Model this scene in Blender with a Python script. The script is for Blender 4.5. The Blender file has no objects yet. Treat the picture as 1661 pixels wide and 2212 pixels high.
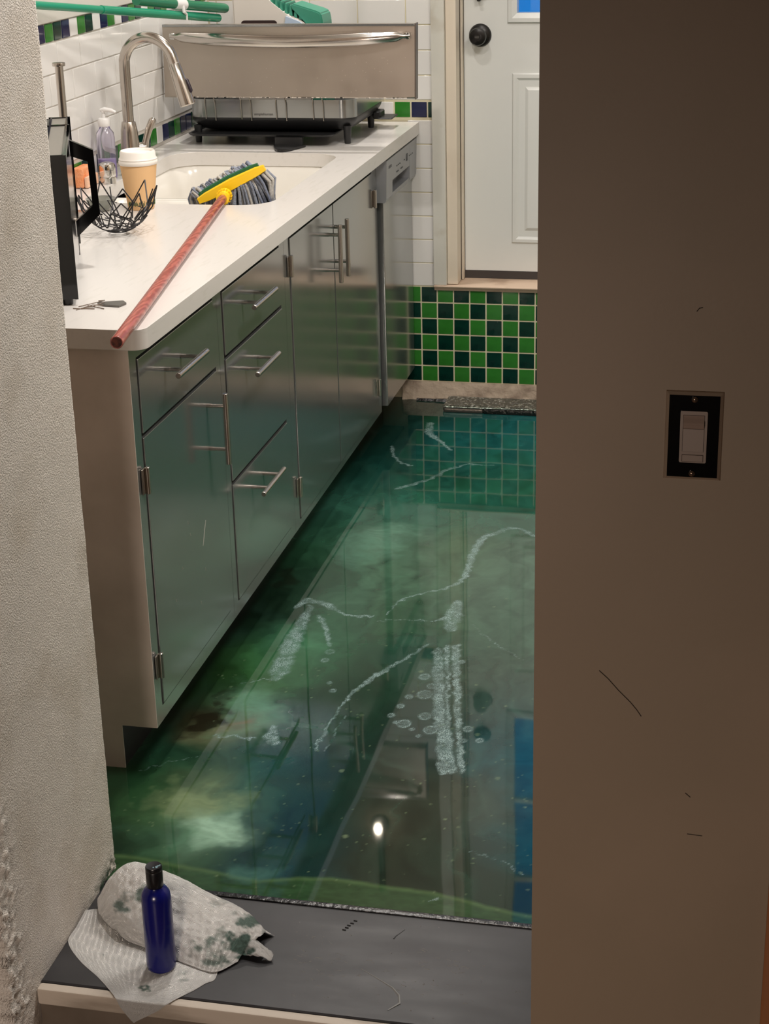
import bpy, bmesh, math, random
import numpy as np
from mathutils import Vector, Matrix
random.seed(7); np.random.seed(7)
S = bpy.context.scene
C = S.collection
# ---------------- camera, world, lights, exposure ----------------
cd = bpy.data.cameras.new('camera'); cam = bpy.data.objects.new('camera', cd); C.objects.link(cam)
R_ = Vector((0.97714881, 0.2113013, -0.02306452)); U_ = Vector((-0.05441083, 0.35355134, 0.93383131)); F_ = Vector((-0.20547426, 0.91123719, -0.35696935))
M = Matrix.Identity(4)
for i in range(3):
    M[i][0] = R_[i]; M[i][1] = U_[i]; M[i][2] = -F_[i]
M[0][3], M[1][3], M[2][3] = 1.11285, -2.85108, 1.69917
cam.matrix_world = M
cd.sensor_fit = 'VERTICAL'; cd.sensor_height = 36; cd.lens = 3701.39 / 2212 * 36; cd.clip_start = 0.05
S.camera = cam
S.view_settings.view_transform = 'Standard'; S.view_settings.look = 'None'
S.view_settings.gamma = 1; S.view_settings.use_curve_mapping = False; S.view_settings.exposure = 0.0
w = bpy.data.worlds.new('world'); S.world = w; w.use_nodes = True
w.node_tree.nodes['Background'].inputs[0].default_value = (0.010, 0.30, 0.95, 1)
w.node_tree.nodes['Background'].inputs[1].default_value = 0.66
def area(name, loc, power, size, color, rot=(0, 0, 0), shape='DISK', sy=None):
    l = bpy.data.lights.new(name, 'AREA'); l.energy = power; l.shape = shape; l.size = size; l.color = color
    if sy: l.size_y = sy
    o = bpy.data.objects.new(name, l); o.location = loc; o.rotation_euler = rot; C.objects.link(o); return o
WARM = (1.0, 0.95, 0.90)
area('downlight_light', (0.20, 0.20, 2.585), 19, 0.09, WARM)
area('downlight_light', (0.02, 1.35, 2.585), 8, 0.09, WARM)
area('downlight_light', (-0.12, 2.44, 2.585), 18, 0.09, WARM)
area('kitchen_fill_light', (1.15, 0.45, 2.585), 34, 0.6, WARM)  # added soft fill, no known fixture; brightens the jamb and cabinet fronts
hl_ = area('hall_light', (0.35, -3.3, 0.85), 9, 0.5, (1.0, 0.84, 0.72), (math.radians(68), 0, 0)); hl_.data.spread = math.radians(105)

# ---------------- helpers ----------------
def lin(c):
    return tuple((v/255/12.92 if v/255 <= .04045 else ((v/255+.055)/1.055)**2.4) for v in c)
MATS = {}
def mat(name, rgb, rough=.5, metal=0, bump=None, var=None, coat=0, trans=0, emit=None, spec=None, ior=None, alpha=None, sub=0, rvar=None):
    if name in MATS: return MATS[name]
    m = bpy.data.materials.new(name); m.use_nodes = True; nt = m.node_tree; N = nt.nodes; L = nt.links
    b = N['Principled BSDF']; c = lin(rgb) + (1,)
    b.inputs['Base Color'].default_value = c; b.inputs['Roughness'].default_value = rough; b.inputs['Metallic'].default_value = metal
    b.inputs['Coat Weight'].default_value = coat; b.inputs['Transmission Weight'].default_value = trans
    if spec is not None: b.inputs['Specular IOR Level'].default_value = spec
    if ior: b.inputs['IOR'].default_value = ior
    if emit: b.inputs['Emission Color'].default_value = lin(rgb)+(1,); b.inputs['Emission Strength'].default_value = emit
    if sub: b.inputs['Subsurface Weight'].default_value = sub; b.inputs['Subsurface Scale'].default_value = .01
    tc = N.new('ShaderNodeTexCoord')
    def noise(sc, det=3, stretch=None):
        n = N.new('ShaderNodeTexNoise'); n.inputs['Scale'].default_value = sc; n.inputs['Detail'].default_value = det
        if stretch:
            mp = N.new('ShaderNodeMapping'); mp.inputs['Scale'].default_value = stretch
            L.new(tc.outputs['Object'], mp.inputs[0]); L.new(mp.outputs[0], n.inputs['Vector'])
        else: L.new(tc.outputs['Object'], n.inputs['Vector'])
        return n
    if var:   # (scale, rgb2, lo, hi, stretch)
        n = noise(var[0], 5, var[4] if len(var) > 4 else None)
        r = N.new('ShaderNodeMapRange'); r.inputs[1].default_value = var[2]; r.inputs[2].default_value = var[3]
        L.new(n.outputs[0], r.inputs[0])
        mx = N.new('ShaderNodeMix'); mx.data_type = 'RGBA'; mx.inputs[6].default_value = c; mx.inputs[7].default_value = lin(var[1])+(1,)
        L.new(r.outputs[0], mx.inputs[0]); L.new(mx.outputs[2], b.inputs['Base Color'])
    if rvar:  # (scale, lo rough, hi rough, stretch)
        n = noise(rvar[0], 4, rvar[3] if len(rvar) > 3 else None)
        r = N.new('ShaderNodeMapRange'); r.inputs[1].default_value = .3; r.inputs[2].default_value = .7
        r.inputs[3].default_value = rvar[1]; r.inputs[4].default_value = rvar[2]
        L.new(n.outputs[0], r.inputs[0]); L.new(r.outputs[0], b.inputs['Roughness'])
    if bump:  # (scale, strength, distance, stretch)
        n = noise(bump[0], 3, bump[3] if len(bump) > 3 else None)
        bp = N.new('ShaderNodeBump'); bp.inputs['Strength'].default_value = bump[1]; bp.inputs['Distance'].default_value = bump[2]
        L.new(n.outputs[0], bp.inputs['Height']); L.new(bp.outputs[0], b.inputs['Normal'])
    MATS[name] = m; return m

def bx(bm, a, b, bev=0, rot=None, seg=1):
    """axis aligned box from a to b"""
    r = bmesh.ops.create_cube(bm, size=1)
    vs = r['verts']
    for v in vs:
        v.co = Vector(((a[i]+b[i])/2 + v.co[i]*(b[i]-a[i]) for i in range(3)))
    if bev:
        es = list({e for v in vs for e in v.link_edges})
        bmesh.ops.bevel(bm, geom=es, offset=bev, segments=seg, affect='EDGES', profile=.5)
    return bm
def box(a, b, bev=0, seg=1):
    bm = bmesh.new(); bx(bm, a, b, bev, seg=seg); return bm
def frame_of(d):
    d = d.normalized(); u = d.cross(Vector((0, 0, 1)))
    if u.length < .05: u = d.cross(Vector((1, 0, 0)))
    u.normalize(); return u, d.cross(u).normalized()
def tube(bm, pts, r, seg=10, cap=True, closed=False):
    pts = [Vector(p) for p in pts]; n = len(pts)
    if not hasattr(r, '__len__'): r = [r]*n
    rings = []; pu = None
    for i, p in enumerate(pts):
        if closed: d = pts[(i+1) % n]-pts[i-1]
        else: d = pts[min(i+1, n-1)]-pts[max(i-1, 0)]
        d.normalize()
        if pu is None: u, v = frame_of(d)
        else:
            u = (pu - d*pu.dot(d))
            if u.length < 1e-4: u, v = frame_of(d)
            u.normalize(); v = d.cross(u)
        pu = u
        rings.append([bm.verts.new(p + (u*math.cos(2*math.pi*k/seg)+v*math.sin(2*math.pi*k/seg))*r[i]) for k in range(seg)])
    for i in range(n if closed else n-1):
        a, b = rings[i], rings[(i+1) % n]
        for k in range(seg):
            bm.faces.new((a[k], a[(k+1) % seg], b[(k+1) % seg], b[k]))
    if cap and not closed:
        bm.faces.new(rings[0][::-1]); bm.faces.new(rings[-1])
    return bm
def lathe(bm, prof, c=(0, 0, 0), axis='z', seg=32, capb=True, capt=True):
    """prof: list of (radius, height)"""
    rings = []
    for r, h in prof:
        ring = []
        for k in range(seg):
            a = 2*math.pi*k/seg; x, y = r*math.cos(a), r*math.sin(a)
            p = {'z': (x, y, h), 'y': (x, h, y), 'x': (h, x, y)}[axis]
            ring.append(bm.verts.new((c[0]+p[0], c[1]+p[1], c[2]+p[2])))
        rings.append(ring)
    for a, b in zip(rings, rings[1:]):
        for k in range(seg): bm.faces.new((a[k], a[(k+1) % seg], b[(k+1) % seg], b[k]))
    if capb: bm.faces.new(rings[0][::-1])
    if capt: bm.faces.new(rings[-1])
    return bm
def prism(bm, poly, lo, hi, plane='xz'):
    """extrude a 2-D polygon along the missing axis"""
    def P(p, h): return {'xz': (p[0], h, p[1]), 'yz': (h, p[0], p[1]), 'xy': (p[0], p[1], h)}[plane]
    a = [bm.verts.new(P(p, lo)) for p in poly]; b = [bm.verts.new(P(p, hi)) for p in poly]
    n = len(poly)
    bm.faces.new(a); bm.faces.new(b[::-1])
    for i in range(n): bm.faces.new((a[i], b[i], b[(i+1) % n], a[(i+1) % n]))
    return bm
def obj(name, bm, m=None, parent=None, smooth=True, ang=38, fix=True):
    if fix: bmesh.ops.recalc_face_normals(bm, faces=bm.faces)
    me = bpy.data.meshes.new(name); bm.to_mesh(me); bm.free()
    if smooth:
        me.polygons.foreach_set('use_smooth', [True]*len(me.polygons)); me.set_sharp_from_angle(angle=math.radians(ang))
    o = bpy.data.objects.new(name, me); C.objects.link(o)
    if smooth and len(me.polygons) < 130:
        wn = o.modifiers.new('weighted', 'WEIGHTED_NORMAL'); wn.keep_sharp = True; wn.weight = 100
    if m: me.materials.append(m)
    if parent:
        o.parent = parent
        bpy_inv(o, parent)
    return o
def world_of(o):
    m = Matrix.LocRotScale(o.location, o.rotation_euler, o.scale)
    return world_of(o.parent) @ o.matrix_parent_inverse @ m if o.parent else m
def bpy_inv(o, parent):
    o.matrix_parent_inverse = world_of(parent).inverted()
def raw(name, verts, faces, m=None, parent=None, smooth=True):
    me = bpy.data.meshes.new(name); me.from_pydata(verts, [], faces); me.update()
    if smooth: me.polygons.foreach_set('use_smooth', [True]*len(me.polygons))
    o = bpy.data.objects.new(name, me); C.objects.link(o)
    if m: me.materials.append(m)
    if parent: o.parent = parent; bpy_inv(o, parent)
    return o
def tag(o, label, cat, group=None, kind=None):
    o['label'] = label
    if cat: o['category'] = cat
    if group: o['group'] = group
    if kind: o['kind'] = kind
    return o
def thing(name, label, cat, loc, group=None):
    o = bpy.data.objects.new(name, None); o.empty_display_size = .05; C.objects.link(o); o.location = loc
    return tag(o, label, cat, group)
def struct(o, label=None):
    o['kind'] = 'structure'
    if label: o['label'] = label
    return o
def share(src, name, loc, parent, m=None):
    o = bpy.data.objects.new(name, src.data); C.objects.link(o); o.location = loc
    if parent: o.parent = parent; bpy_inv(o, parent)
    return o
def vnoise(x, y, seed=0):
    """smooth value noise on numpy arrays"""
    rs = np.random.RandomState(seed); T = rs.rand(256, 256)
    xi = np.floor(x).astype(int); yi = np.floor(y).astype(int); fx = x-xi; fy = y-yi
    fx = fx*fx*(3-2*fx); fy = fy*fy*(3-2*fy)
    g = lambda a, b: T[a % 256, b % 256]
    return (g(xi, yi)*(1-fx)+g(xi+1, yi)*fx)*(1-fy)+(g(xi, yi+1)*(1-fx)+g(xi+1, yi+1)*fx)*fy
def fbm(x, y, sc, octv=4, seed=0):
    s = 0; a = .5; t = 0
    for i in range(octv):
        s = s+a*vnoise(x*sc, y*sc, seed+i); t += a; a *= .5; sc *= 2.03
    return s/t
def rrect(x0, y0, x1, y1, r, n=6):
    P = []
    for cx, cy, a0 in ((x1-r, y1-r, 0), (x0+r, y1-r, 90), (x0+r, y0+r, 180), (x1-r, y0+r, 270)):
        for k in range(n+1):
            a = math.radians(a0+90*k/n); P.append((cx+r*math.cos(a), cy+r*math.sin(a)))
    return P
brown_paint = mat('brown_paint', (112, 98, 82), .6)
D = 2.553        # back wall plane
LW = -.64        # left wall plane
CT = .914        # counter top height

# ---------------- materials ----------------
steel = mat('brushed_steel', (166, 168, 167), .16, .82, rvar=(3, .14, .19))
steel_side = mat('steel_side', (222, 210, 200), .45, .12, var=(6, (200, 188, 177), .35, .7), rvar=(12, .42, .6))
steel_dark = mat('dark_steel', (70, 70, 70), .35, 1)
chrome = mat('chrome', (215, 213, 210), .07, 1)
satin = mat('satin_nickel', (190, 182, 174), .22, 1)
black_gloss = mat('black_gloss', (6, 6, 7), .08)
black_plastic = mat('black_plastic', (26, 26, 27), .42)
white_quartz = mat('white_quartz', (212, 208, 203), .22, var=(26, (207, 203, 197), .56, .68, (3, .5, 3)))
sink_white = mat('sink_white', (226, 222, 214), .18)
tile_white = mat('tile_white', (224, 222, 219), .1, bump=(9, .04, .003))
tile_green = mat('tile_green', (50, 122, 44), .1, bump=(12, .03, .002), var=(25, (44, 110, 38), .4, .7))
tile_dark = mat('tile_dark_green', (8, 50, 40), .1, bump=(12, .03, .002), var=(30, (5, 36, 30), .4, .7))
tile_blue = mat('tile_blue', (22, 28, 66), .08, bump=(25, .06, .002))
grout = mat('grout', (214, 205, 176), .85, bump=(300, .2, .001))
grout_white = mat('grout_white', (196, 190, 182), .85)
wall_paint = mat('wall_paint', (205, 200, 190), .6, bump=(220, .25, .002))
hall_paint = mat('hall_paint', (152, 132, 112), .55, bump=(160, .12, .001), var=(1.6, (142, 124, 104), .4, .6))
ceil_paint = mat('ceiling_paint', (225, 220, 210), .7)
door_paint = mat('door_paint', (218, 220, 217), .4, bump=(120, .05, .001))
trim_paint = mat('trim_paint', (222, 210, 192), .5, var=(7, (196, 180, 158), .55, .75, (1, 1, .3)), bump=(60, .2, .002))
trim_grey = mat('trim_grey_paint', (205, 203, 194), .45, var=(8, (180, 172, 156), .55, .75), bump=(50, .2, .002))
rough_base = mat('rough_plaster', (176, 160, 142), .9, var=(14, (120, 104, 90), .45, .7), bump=(40, .8, .008))
# ---------------- structure ----------------
# kitchen floor: fine grid with poured-epoxy pigment stored per vertex, some shade painted in
ANCH = [(.025,2.346,25,50,42),(.244,2.139,20,75,75),(.428,2.166,25,85,85),(.381,1.735,30,80,65),(.074,1.894,20,65,58),(-.061,2.049,12,28,20),(.040,1.494,50,95,80),(.212,1.243,70,108,88),(.344,1.199,60,85,62),(.521,1.072,70,95,80),(.030,1.214,35,75,50),(-.010,.987,12,28,18),(-.016,.757,12,25,15),(.166,.956,60,95,75),(.363,.792,45,75,52),(.563,.798,55,80,66),(.119,.596,60,110,80),(.068,.466,45,85,45),(-.007,.429,20,38,15),(.304,.553,30,58,40),(.393,.642,30,65,55),(.279,.386,25,50,35),(.104,.269,75,115,90),(.010,.210,30,28,15),(.056,.193,110,110,80),(.213,.245,30,60,42),(.432,.201,18,40,32),(.616,.443,50,65,55),(.685,.244,20,65,70),(.037,.034,30,62,45),(.192,.005,25,65,58),(.337,-.007,20,50,42),(.522,-.010,38,45,35),(.662,-.038,50,62,52),(.739,-.108,15,60,62),(-.011,-.104,28,58,32),(.001,-.239,18,40,28),(.039,-.165,60,95,60),(.116,-.090,105,125,90),(.157,-.187,130,165,140),(.258,-.194,12,38,38),(.386,-.204,18,42,40),(.320,-.287,50,85,72),(.481,-.235,30,42,32),(.646,-.205,32,48,38),(.161,-.338,40,68,45),(.361,-.310,10,35,38),(.533,-.279,25,38,28),(.704,-.301,25,42,32),(.190,-.086,60,95,75),(.104,-.221,70,110,85)]  # resin colours, with cabinet-side shade and some door reflection mixed in
BORDER=[(.063,-.309),(.156,-.321),(.230,-.334),(.302,-.343),(.364,-.322),(.430,-.313),(.517,-.320),(.626,-.327),(.712,-.350),(.788,-.365)]
TR=[[(.576,1.366,.0074),(.526,1.416,.0087),(.494,1.421,.0075),(.463,1.375,.0087),(.436,1.344,.0111),(.429,1.277,.0097),(.427,1.212,.0108),(.431,1.134,.0095),(.433,1.073,.007),(.423,1.027,.0069),(.395,.987,.0046),(.354,.957,.004),(.314,.922,.0034),(.291,.868,.0023),(.287,.806,.0017)],[(.058,.824,.0079),(.077,.864,.0136),(.122,.849,.0124),(.179,.803,.0067),(.228,.791,.005),(.259,.802,.0039)],[(.269,.771,.0017),(.319,.79,.0022),(.363,.792,.0017),(.408,.794,.0028),(.43,.824,.0044)],[(.092,.83,.0079),(.097,.722,.0165),(.103,.593,.0224),(.114,.474,.0228),(.112,.431,.0103)],[(.127,.78,.0056),(.15,.736,.0077),(.17,.694,.0065),(.186,.645,.0043),(.194,.621,.0043)],[(.443,.915,.0124),(.446,.819,.0221),(.451,.753,.0141)],[(.48,.669,.0107),(.503,.539,.0093),(.533,.385,.0079),(.565,.224,.0067),(.593,.097,.0064)],[(.443,.637,.0117),(.465,.532,.0134),(.486,.421,.0131),(.511,.296,.0117),(.53,.218,.0124),(.557,.091,.0138)],[(.46,.665,.0075),(.485,.536,.0052),(.512,.382,.003),(.544,.22,.0076),(.572,.093,.011)],[(.415,.67,.0043),(.374,.577,.0047),(.33,.486,.0082),(.304,.413,.0071),(.287,.332,.0025),(.283,.226,.0039),(.281,.135,.0033)],[(.308,.287,.001),(.305,.199,.0014),(.302,.123,.0009)],[(.045,.156,.0019),(.095,.163,.0029),(.141,.161,.0038)],[(.171,.221,.0068),(.176,.177,.0144),(.191,.151,.0124)],[(.04,2.041,.0071),(.061,1.956,.0042),(.095,1.897,.0049),(.128,1.876,.0055)],[(.131,1.678,.0093),(.161,1.71,.0107),(.211,1.77,.0061),(.244,1.856,.0069),(.296,1.918,.0035),(.379,1.918,.0028)],[(.113,2.285,.0104),(.124,2.191,.0131),(.184,2.107,.0057),(.221,2.037,.0057)],[(.656,-.184,.0008),(.696,-.196,.0013),(.729,-.218,.0017),(.761,-.249,.0012)],[(.045,.397,.002),(.08,.425,.0031),(.108,.44,.0026)],[(-.046,-.009,.0009),(.006,.039,.0014),(.063,.077,.0009)],[(.615,-.353,.002),(.628,-.347,.0036)],[(.498,.787,.0011),(.555,.706,.0016),(.642,.622,.001)]]
BUB=[(.201,.590,.0117),(.200,.545,.0095),(.238,.436,.0041),(.254,.400,.0071),(.439,.500,.0144),(.456,.416,.0201),(.463,.458,.0122),(.424,.400,.0090),(.415,.354,.0089),(.404,.309,.0079),(.438,.277,.0175),(.475,.317,.0157),(.498,.259,.0173),(.574,.276,.0116),(.606,.231,.0086),(.507,.587,.0073),(.573,.225,.0067),(.460,.256,.0048),(.420,.280,.0049),(.478,.229,.0048)]
def floor_mesh():
    x0, x1, y0, y1 = -.10, .95, -.396, D
    st = .0033
    xs = np.arange(x0, x1, st); ys = np.arange(y0, y1, st)
    xs = np.concatenate([[-.62], xs, [.95, 1.3, 1.9]]); ys = np.concatenate([ys, [D]])
    X, Y = np.meshgrid(xs, ys); nx, ny = len(xs), len(ys)
    Z = np.zeros_like(X)
    co = np.stack([X, Y, Z], -1).reshape(-1, 3).astype(np.float32)
    I = np.arange(nx*ny).reshape(ny, nx)
    q = np.stack([I[:-1, :-1], I[:-1, 1:], I[1:, 1:], I[1:, :-1]], -1).reshape(-1, 4)
    me = bpy.data.meshes.new('floor')
    me.vertices.add(len(co)); me.vertices.foreach_set('co', co.ravel())
    me.loops.add(len(q)*4); me.loops.foreach_set('vertex_index', q.ravel().astype(np.int32))
    me.polygons.add(len(q)); me.polygons.foreach_set('loop_start', np.arange(0, len(q)*4, 4, dtype=np.int32))
    me.update(calc_edges=True)
    x = X.ravel(); y = Y.ravel()
    # warp
    wx = x + (fbm(x, y, 9, 3, 3)-.5)*.10 + (fbm(x, y, 30, 3, 33)-.5)*.02
    wy = y + (fbm(x, y, 7, 3, 9)-.5)*.16 + (fbm(x, y, 30, 3, 39)-.5)*.03
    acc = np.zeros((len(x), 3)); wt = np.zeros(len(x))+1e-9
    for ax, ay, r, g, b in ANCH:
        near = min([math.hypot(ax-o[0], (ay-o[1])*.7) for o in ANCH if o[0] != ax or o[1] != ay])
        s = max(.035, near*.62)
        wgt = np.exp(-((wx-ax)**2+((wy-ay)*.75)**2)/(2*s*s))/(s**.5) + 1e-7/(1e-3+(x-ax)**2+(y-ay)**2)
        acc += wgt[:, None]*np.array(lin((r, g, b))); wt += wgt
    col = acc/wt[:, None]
    # marbling streaks
    s = fbm(wx*1.6, wy*.9, 22, 4, 50); s2 = fbm(wx, wy, 60, 3, 60)
    col *= (1 + (s-.5)*.7 + (s2-.5)*.22)[:, None]
    ridge = 1-np.abs(fbm(wx*1.3, wy*.5, 4, 3, 71)*2-1)
    k = np.clip((ridge-.90)/.12, 0, 1)*.05
    col = col*(1-k[:, None]) + np.array(lin((95, 150, 130)))*k[:, None]
    ridge = 1-np.abs(fbm(wx*1.1+5, wy*.6, 4, 3, 81)*2-1)
    k = np.clip((ridge-.90)/.10, 0, 1)*.22
    col = col*(1-k[:, None]) + np.array(lin((10, 26, 20)))*k[:, None]
    # light green run-out along the threshold
    bx_, by_ = zip(*BORDER); yb = np.interp(x, bx_, by_)+(fbm(x, y*0, 25, 3, 91)-.5)*.006
    k = np.clip((yb-y)/.010+.3, 0, 1)
    grn = np.array(lin((42, 68, 42)))[None]*(1+(fbm(x, y*2, 60, 3, 92)-.5)*.7)[:, None]
    edge = np.exp(-((y-yb+.006)/.006)**2)*.35
    col = col*(1-k[:, None])+grn*k[:, None]; col += edge[:, None]*np.array(lin((80, 98, 60)))
    # cloudy pale pools
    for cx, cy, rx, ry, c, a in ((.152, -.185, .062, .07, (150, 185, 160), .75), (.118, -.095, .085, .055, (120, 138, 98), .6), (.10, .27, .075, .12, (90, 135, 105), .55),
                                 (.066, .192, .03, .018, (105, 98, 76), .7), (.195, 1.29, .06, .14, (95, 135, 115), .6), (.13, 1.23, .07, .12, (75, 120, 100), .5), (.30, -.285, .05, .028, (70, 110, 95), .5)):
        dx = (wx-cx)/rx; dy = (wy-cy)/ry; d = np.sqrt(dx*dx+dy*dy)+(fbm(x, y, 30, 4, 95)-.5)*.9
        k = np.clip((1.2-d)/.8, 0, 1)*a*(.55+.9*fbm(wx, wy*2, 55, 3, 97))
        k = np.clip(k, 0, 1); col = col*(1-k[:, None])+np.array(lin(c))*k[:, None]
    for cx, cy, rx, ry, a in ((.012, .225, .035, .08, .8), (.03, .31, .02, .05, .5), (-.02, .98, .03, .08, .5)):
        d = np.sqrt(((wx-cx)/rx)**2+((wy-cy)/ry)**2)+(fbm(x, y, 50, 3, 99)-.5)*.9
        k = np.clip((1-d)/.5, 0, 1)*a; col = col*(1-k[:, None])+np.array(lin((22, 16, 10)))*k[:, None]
    # foam trails
    foam = np.zeros(len(x)); jx = x+(fbm(x, y, 80, 2, 120)-.5)*.012; jy = y+(fbm(x, y, 80, 2, 130)-.5)*.02
    for T in TR:
        for (ax, ay, ar), (bx2, by2, br) in zip(T, T[1:]):
            m = (x > min(ax, bx2)-.06) & (x < max(ax, bx2)+.06) & (y > min(ay, by2)-.06) & (y < max(ay, by2)+.06)
            px, py = jx[m], jy[m]; dx, dy = bx2-ax, by2-ay; L2 = dx*dx+dy*dy+1e-12
            t = np.clip(((px-ax)*dx+(py-ay)*dy)/L2, 0, 1)
            d = np.hypot(px-ax-t*dx, py-ay-t*dy); r = ar+(br-ar)*t
            r = np.maximum(r, .0012)
            foam[m] = np.maximum(foam[m], np.clip((r*1.1-d)/np.maximum(r*.45, .002), 0, 1))
    for cx, cy, r in BUB:
        d = np.hypot(x-cx, (y-cy)*.8)
        foam = np.maximum(foam, np.clip(1.1-np.abs(d-r*.72)/(.0035), 0, 1)*.95)
        foam = np.maximum(foam, np.clip((r-d)/.004, 0, 1)*.35)
    # pale flecks trapped in the resin near the doorway
    rs = np.random.RandomState(5)
    for i in range(330):
        cx = rs.uniform(-.02, .85); cy = rs.uniform(-.385, .45) if rs.rand() < .8 else rs.uniform(-.38, 1.0); r = rs.choice([.0022, .0028, .0035, .006], p=[.55, .3, .12, .03])
        m = (np.abs(x-cx) < r*1.6) & (np.abs(y-cy) < r*2)
        d = np.hypot(x[m]-cx, (y[m]-cy)*.8); k = np.clip((r-d)/.0018, 0, 1)*rs.uniform(.12, .45)
        col[m] = col[m]*(1-k[:, None])+np.array(lin((125, 145, 110)))*k[:, None]
    foam *= np.clip(.45+1.8*(fbm(x, y, 45, 3, 140)-.2), .3, 1.15)*.85*np.clip(.7+1.2*(fbm(x, y, 180, 2, 141)-.2), .4, 1.2)
    col = np.clip(col, 0, 1)
    a = me.attributes.new('pigment_shade', 'FLOAT_COLOR', 'POINT'); a.data.foreach_set('color', np.concatenate([col, np.ones((len(x), 1))], 1).astype(np.float32).ravel())
    a = me.attributes.new('foam', 'FLOAT', 'POINT'); a.data.foreach_set('value', foam.astype(np.float32))
    return me
def floor_mat():
    m = bpy.data.materials.new('poured_green_epoxy'); m.use_nodes = True; nt = m.node_tree; N = nt.nodes; L = nt.links; b = N['Principled BSDF']
    a = N.new('ShaderNodeAttribute'); a.attribute_name = 'pigment_shade'
    f = N.new('ShaderNodeAttribute'); f.attribute_name = 'foam'
    tc = N.new('ShaderNodeTexCoord')
    mp = N.new('ShaderNodeMapping'); mp.inputs['Scale'].default_value = (1, .7, 1); L.new(tc.outputs['Object'], mp.inputs[0])
    v = N.new('ShaderNodeTexVoronoi'); v.feature = 'DISTANCE_TO_EDGE'; v.inputs['Scale'].default_value = 330; L.new(mp.outputs[0], v.inputs['Vector'])
    n = N.new('ShaderNodeTexNoise'); n.inputs['Scale'].default_value = 420; n.inputs['Detail'].default_value = 2; L.new(tc.outputs['Object'], n.inputs['Vector'])
    r = N.new('ShaderNodeMapRange'); r.inputs[1].default_value = .02; r.inputs[2].default_value = .16; r.inputs[3].default_value = .12; r.inputs[4].default_value = 1; L.new(v.outputs['Distance'], r.inputs[0])
    r2 = N.new('ShaderNodeMapRange'); r2.inputs[1].default_value = .35; r2.inputs[2].default_value = .6; r2.inputs[3].default_value = .45; L.new(n.outputs[0], r2.inputs[0])
    mu = N.new('ShaderNodeMath'); mu.operation = 'MULTIPLY'; L.new(r.outputs[0], mu.inputs[0]); L.new(r2.outputs[0], mu.inputs[1])
    mu2 = N.new('ShaderNodeMath'); mu2.operation = 'MULTIPLY'; mu2.use_clamp = True; L.new(mu.outputs[0], mu2.inputs[0]); L.new(f.outputs['Fac'], mu2.inputs[1])
    mx = N.new('ShaderNodeMix'); mx.data_type = 'RGBA'; mx.inputs[7].default_value = lin((140, 165, 165))+(1,)
    L.new(mu2.outputs[0], mx.inputs[0]); L.new(a.outputs['Color'], mx.inputs[6]); L.new(mx.outputs[2], b.inputs['Base Color'])
    rr = N.new('ShaderNodeMapRange'); rr.inputs[3].default_value = .03; rr.inputs[4].default_value = .4; L.new(mu2.outputs[0], rr.inputs[0]); L.new(rr.outputs[0], b.inputs['Roughness'])
    b.inputs['IOR'].default_value = 1.46
    # very slight self-levelling waviness of the resin
    nw = N.new('ShaderNodeTexNoise'); nw.inputs['Scale'].default_value = 3.5; nw.inputs['Detail'].default_value = 1; L.new(tc.outputs['Object'], nw.inputs['Vector'])
    bp = N.new('ShaderNodeBump'); bp.inputs['Strength'].default_value = .05; bp.inputs['Distance'].default_value = .012; L.new(nw.outputs[0], bp.inputs['Height']); L.new(bp.outputs[0], b.inputs['Normal'])
    return m
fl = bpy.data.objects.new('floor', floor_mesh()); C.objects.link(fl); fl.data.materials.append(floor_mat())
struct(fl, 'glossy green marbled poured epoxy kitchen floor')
base_slab = struct(obj('floor_slab', box((-1.3, -.396, -.2), (1.95, 2.6, -.002)), rough_base))

# ceilings, side walls
struct(obj('ceiling', box((-1.3, -3.7, 2.6), (2.3, 2.9, 2.7)), ceil_paint))
struct(obj('floor_hall', box((-1.3, -3.7, -.26), (2.3, -.70, -.18)), mat('hall_boards', (92, 66, 44), .4, var=(4, (70, 48, 30), .4, .6, (1, 12, 1)))))
wl = struct(obj('wall_left', box((LW-.12, -.35, 0), (LW-.0018, D+.1, 2.6)), grout_white), 'white tiled kitchen wall behind the sink')
struct(obj('wall_right', box((1.9, -.35, 0), (2.02, D+.1, 2.6)), wall_paint))
wbm = bmesh.new()
for a, b in (((LW-.12, D+.0018, 0), (.10, D+.16, 2.6)), ((.10, D+.0018, 0), (1.04, D+.16, .372)), ((1.04, D+.0018, 0), (2.02, D+.16, 2.6)), ((.10, D+.0018, 2.47), (1.04, D+.16, 2.6))): bx(wbm, a, b)
wb = struct(obj('wall_back', wbm, grout), 'back wall with green checker tiles below the door')
# hall enclosure
struct(obj('wall_hall_back', box((-1.3, -3.75, -.2), (2.3, -3.65, 2.6)), hall_paint))
struct(obj('wall_hall_left', box((-1.35, -3.7, -.2), (-1.25, -.8, 2.6)), hall_paint))
struct(obj('wall_hall_right', box((2.25, -3.7, -.2), (2.35, -.35, 2.6)), hall_paint))
# right hand wall between hall and kitchen
wr = struct(obj('wall_front_right', box((.8494, -.80, -.18), (2.25, -.35, 2.6)), hall_paint), 'dim brown painted wall carrying the light switch')
struct(obj('wall_header', box((.034, -.80, 2.08), (.8492, -.35, 2.6)), hall_paint))
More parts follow.
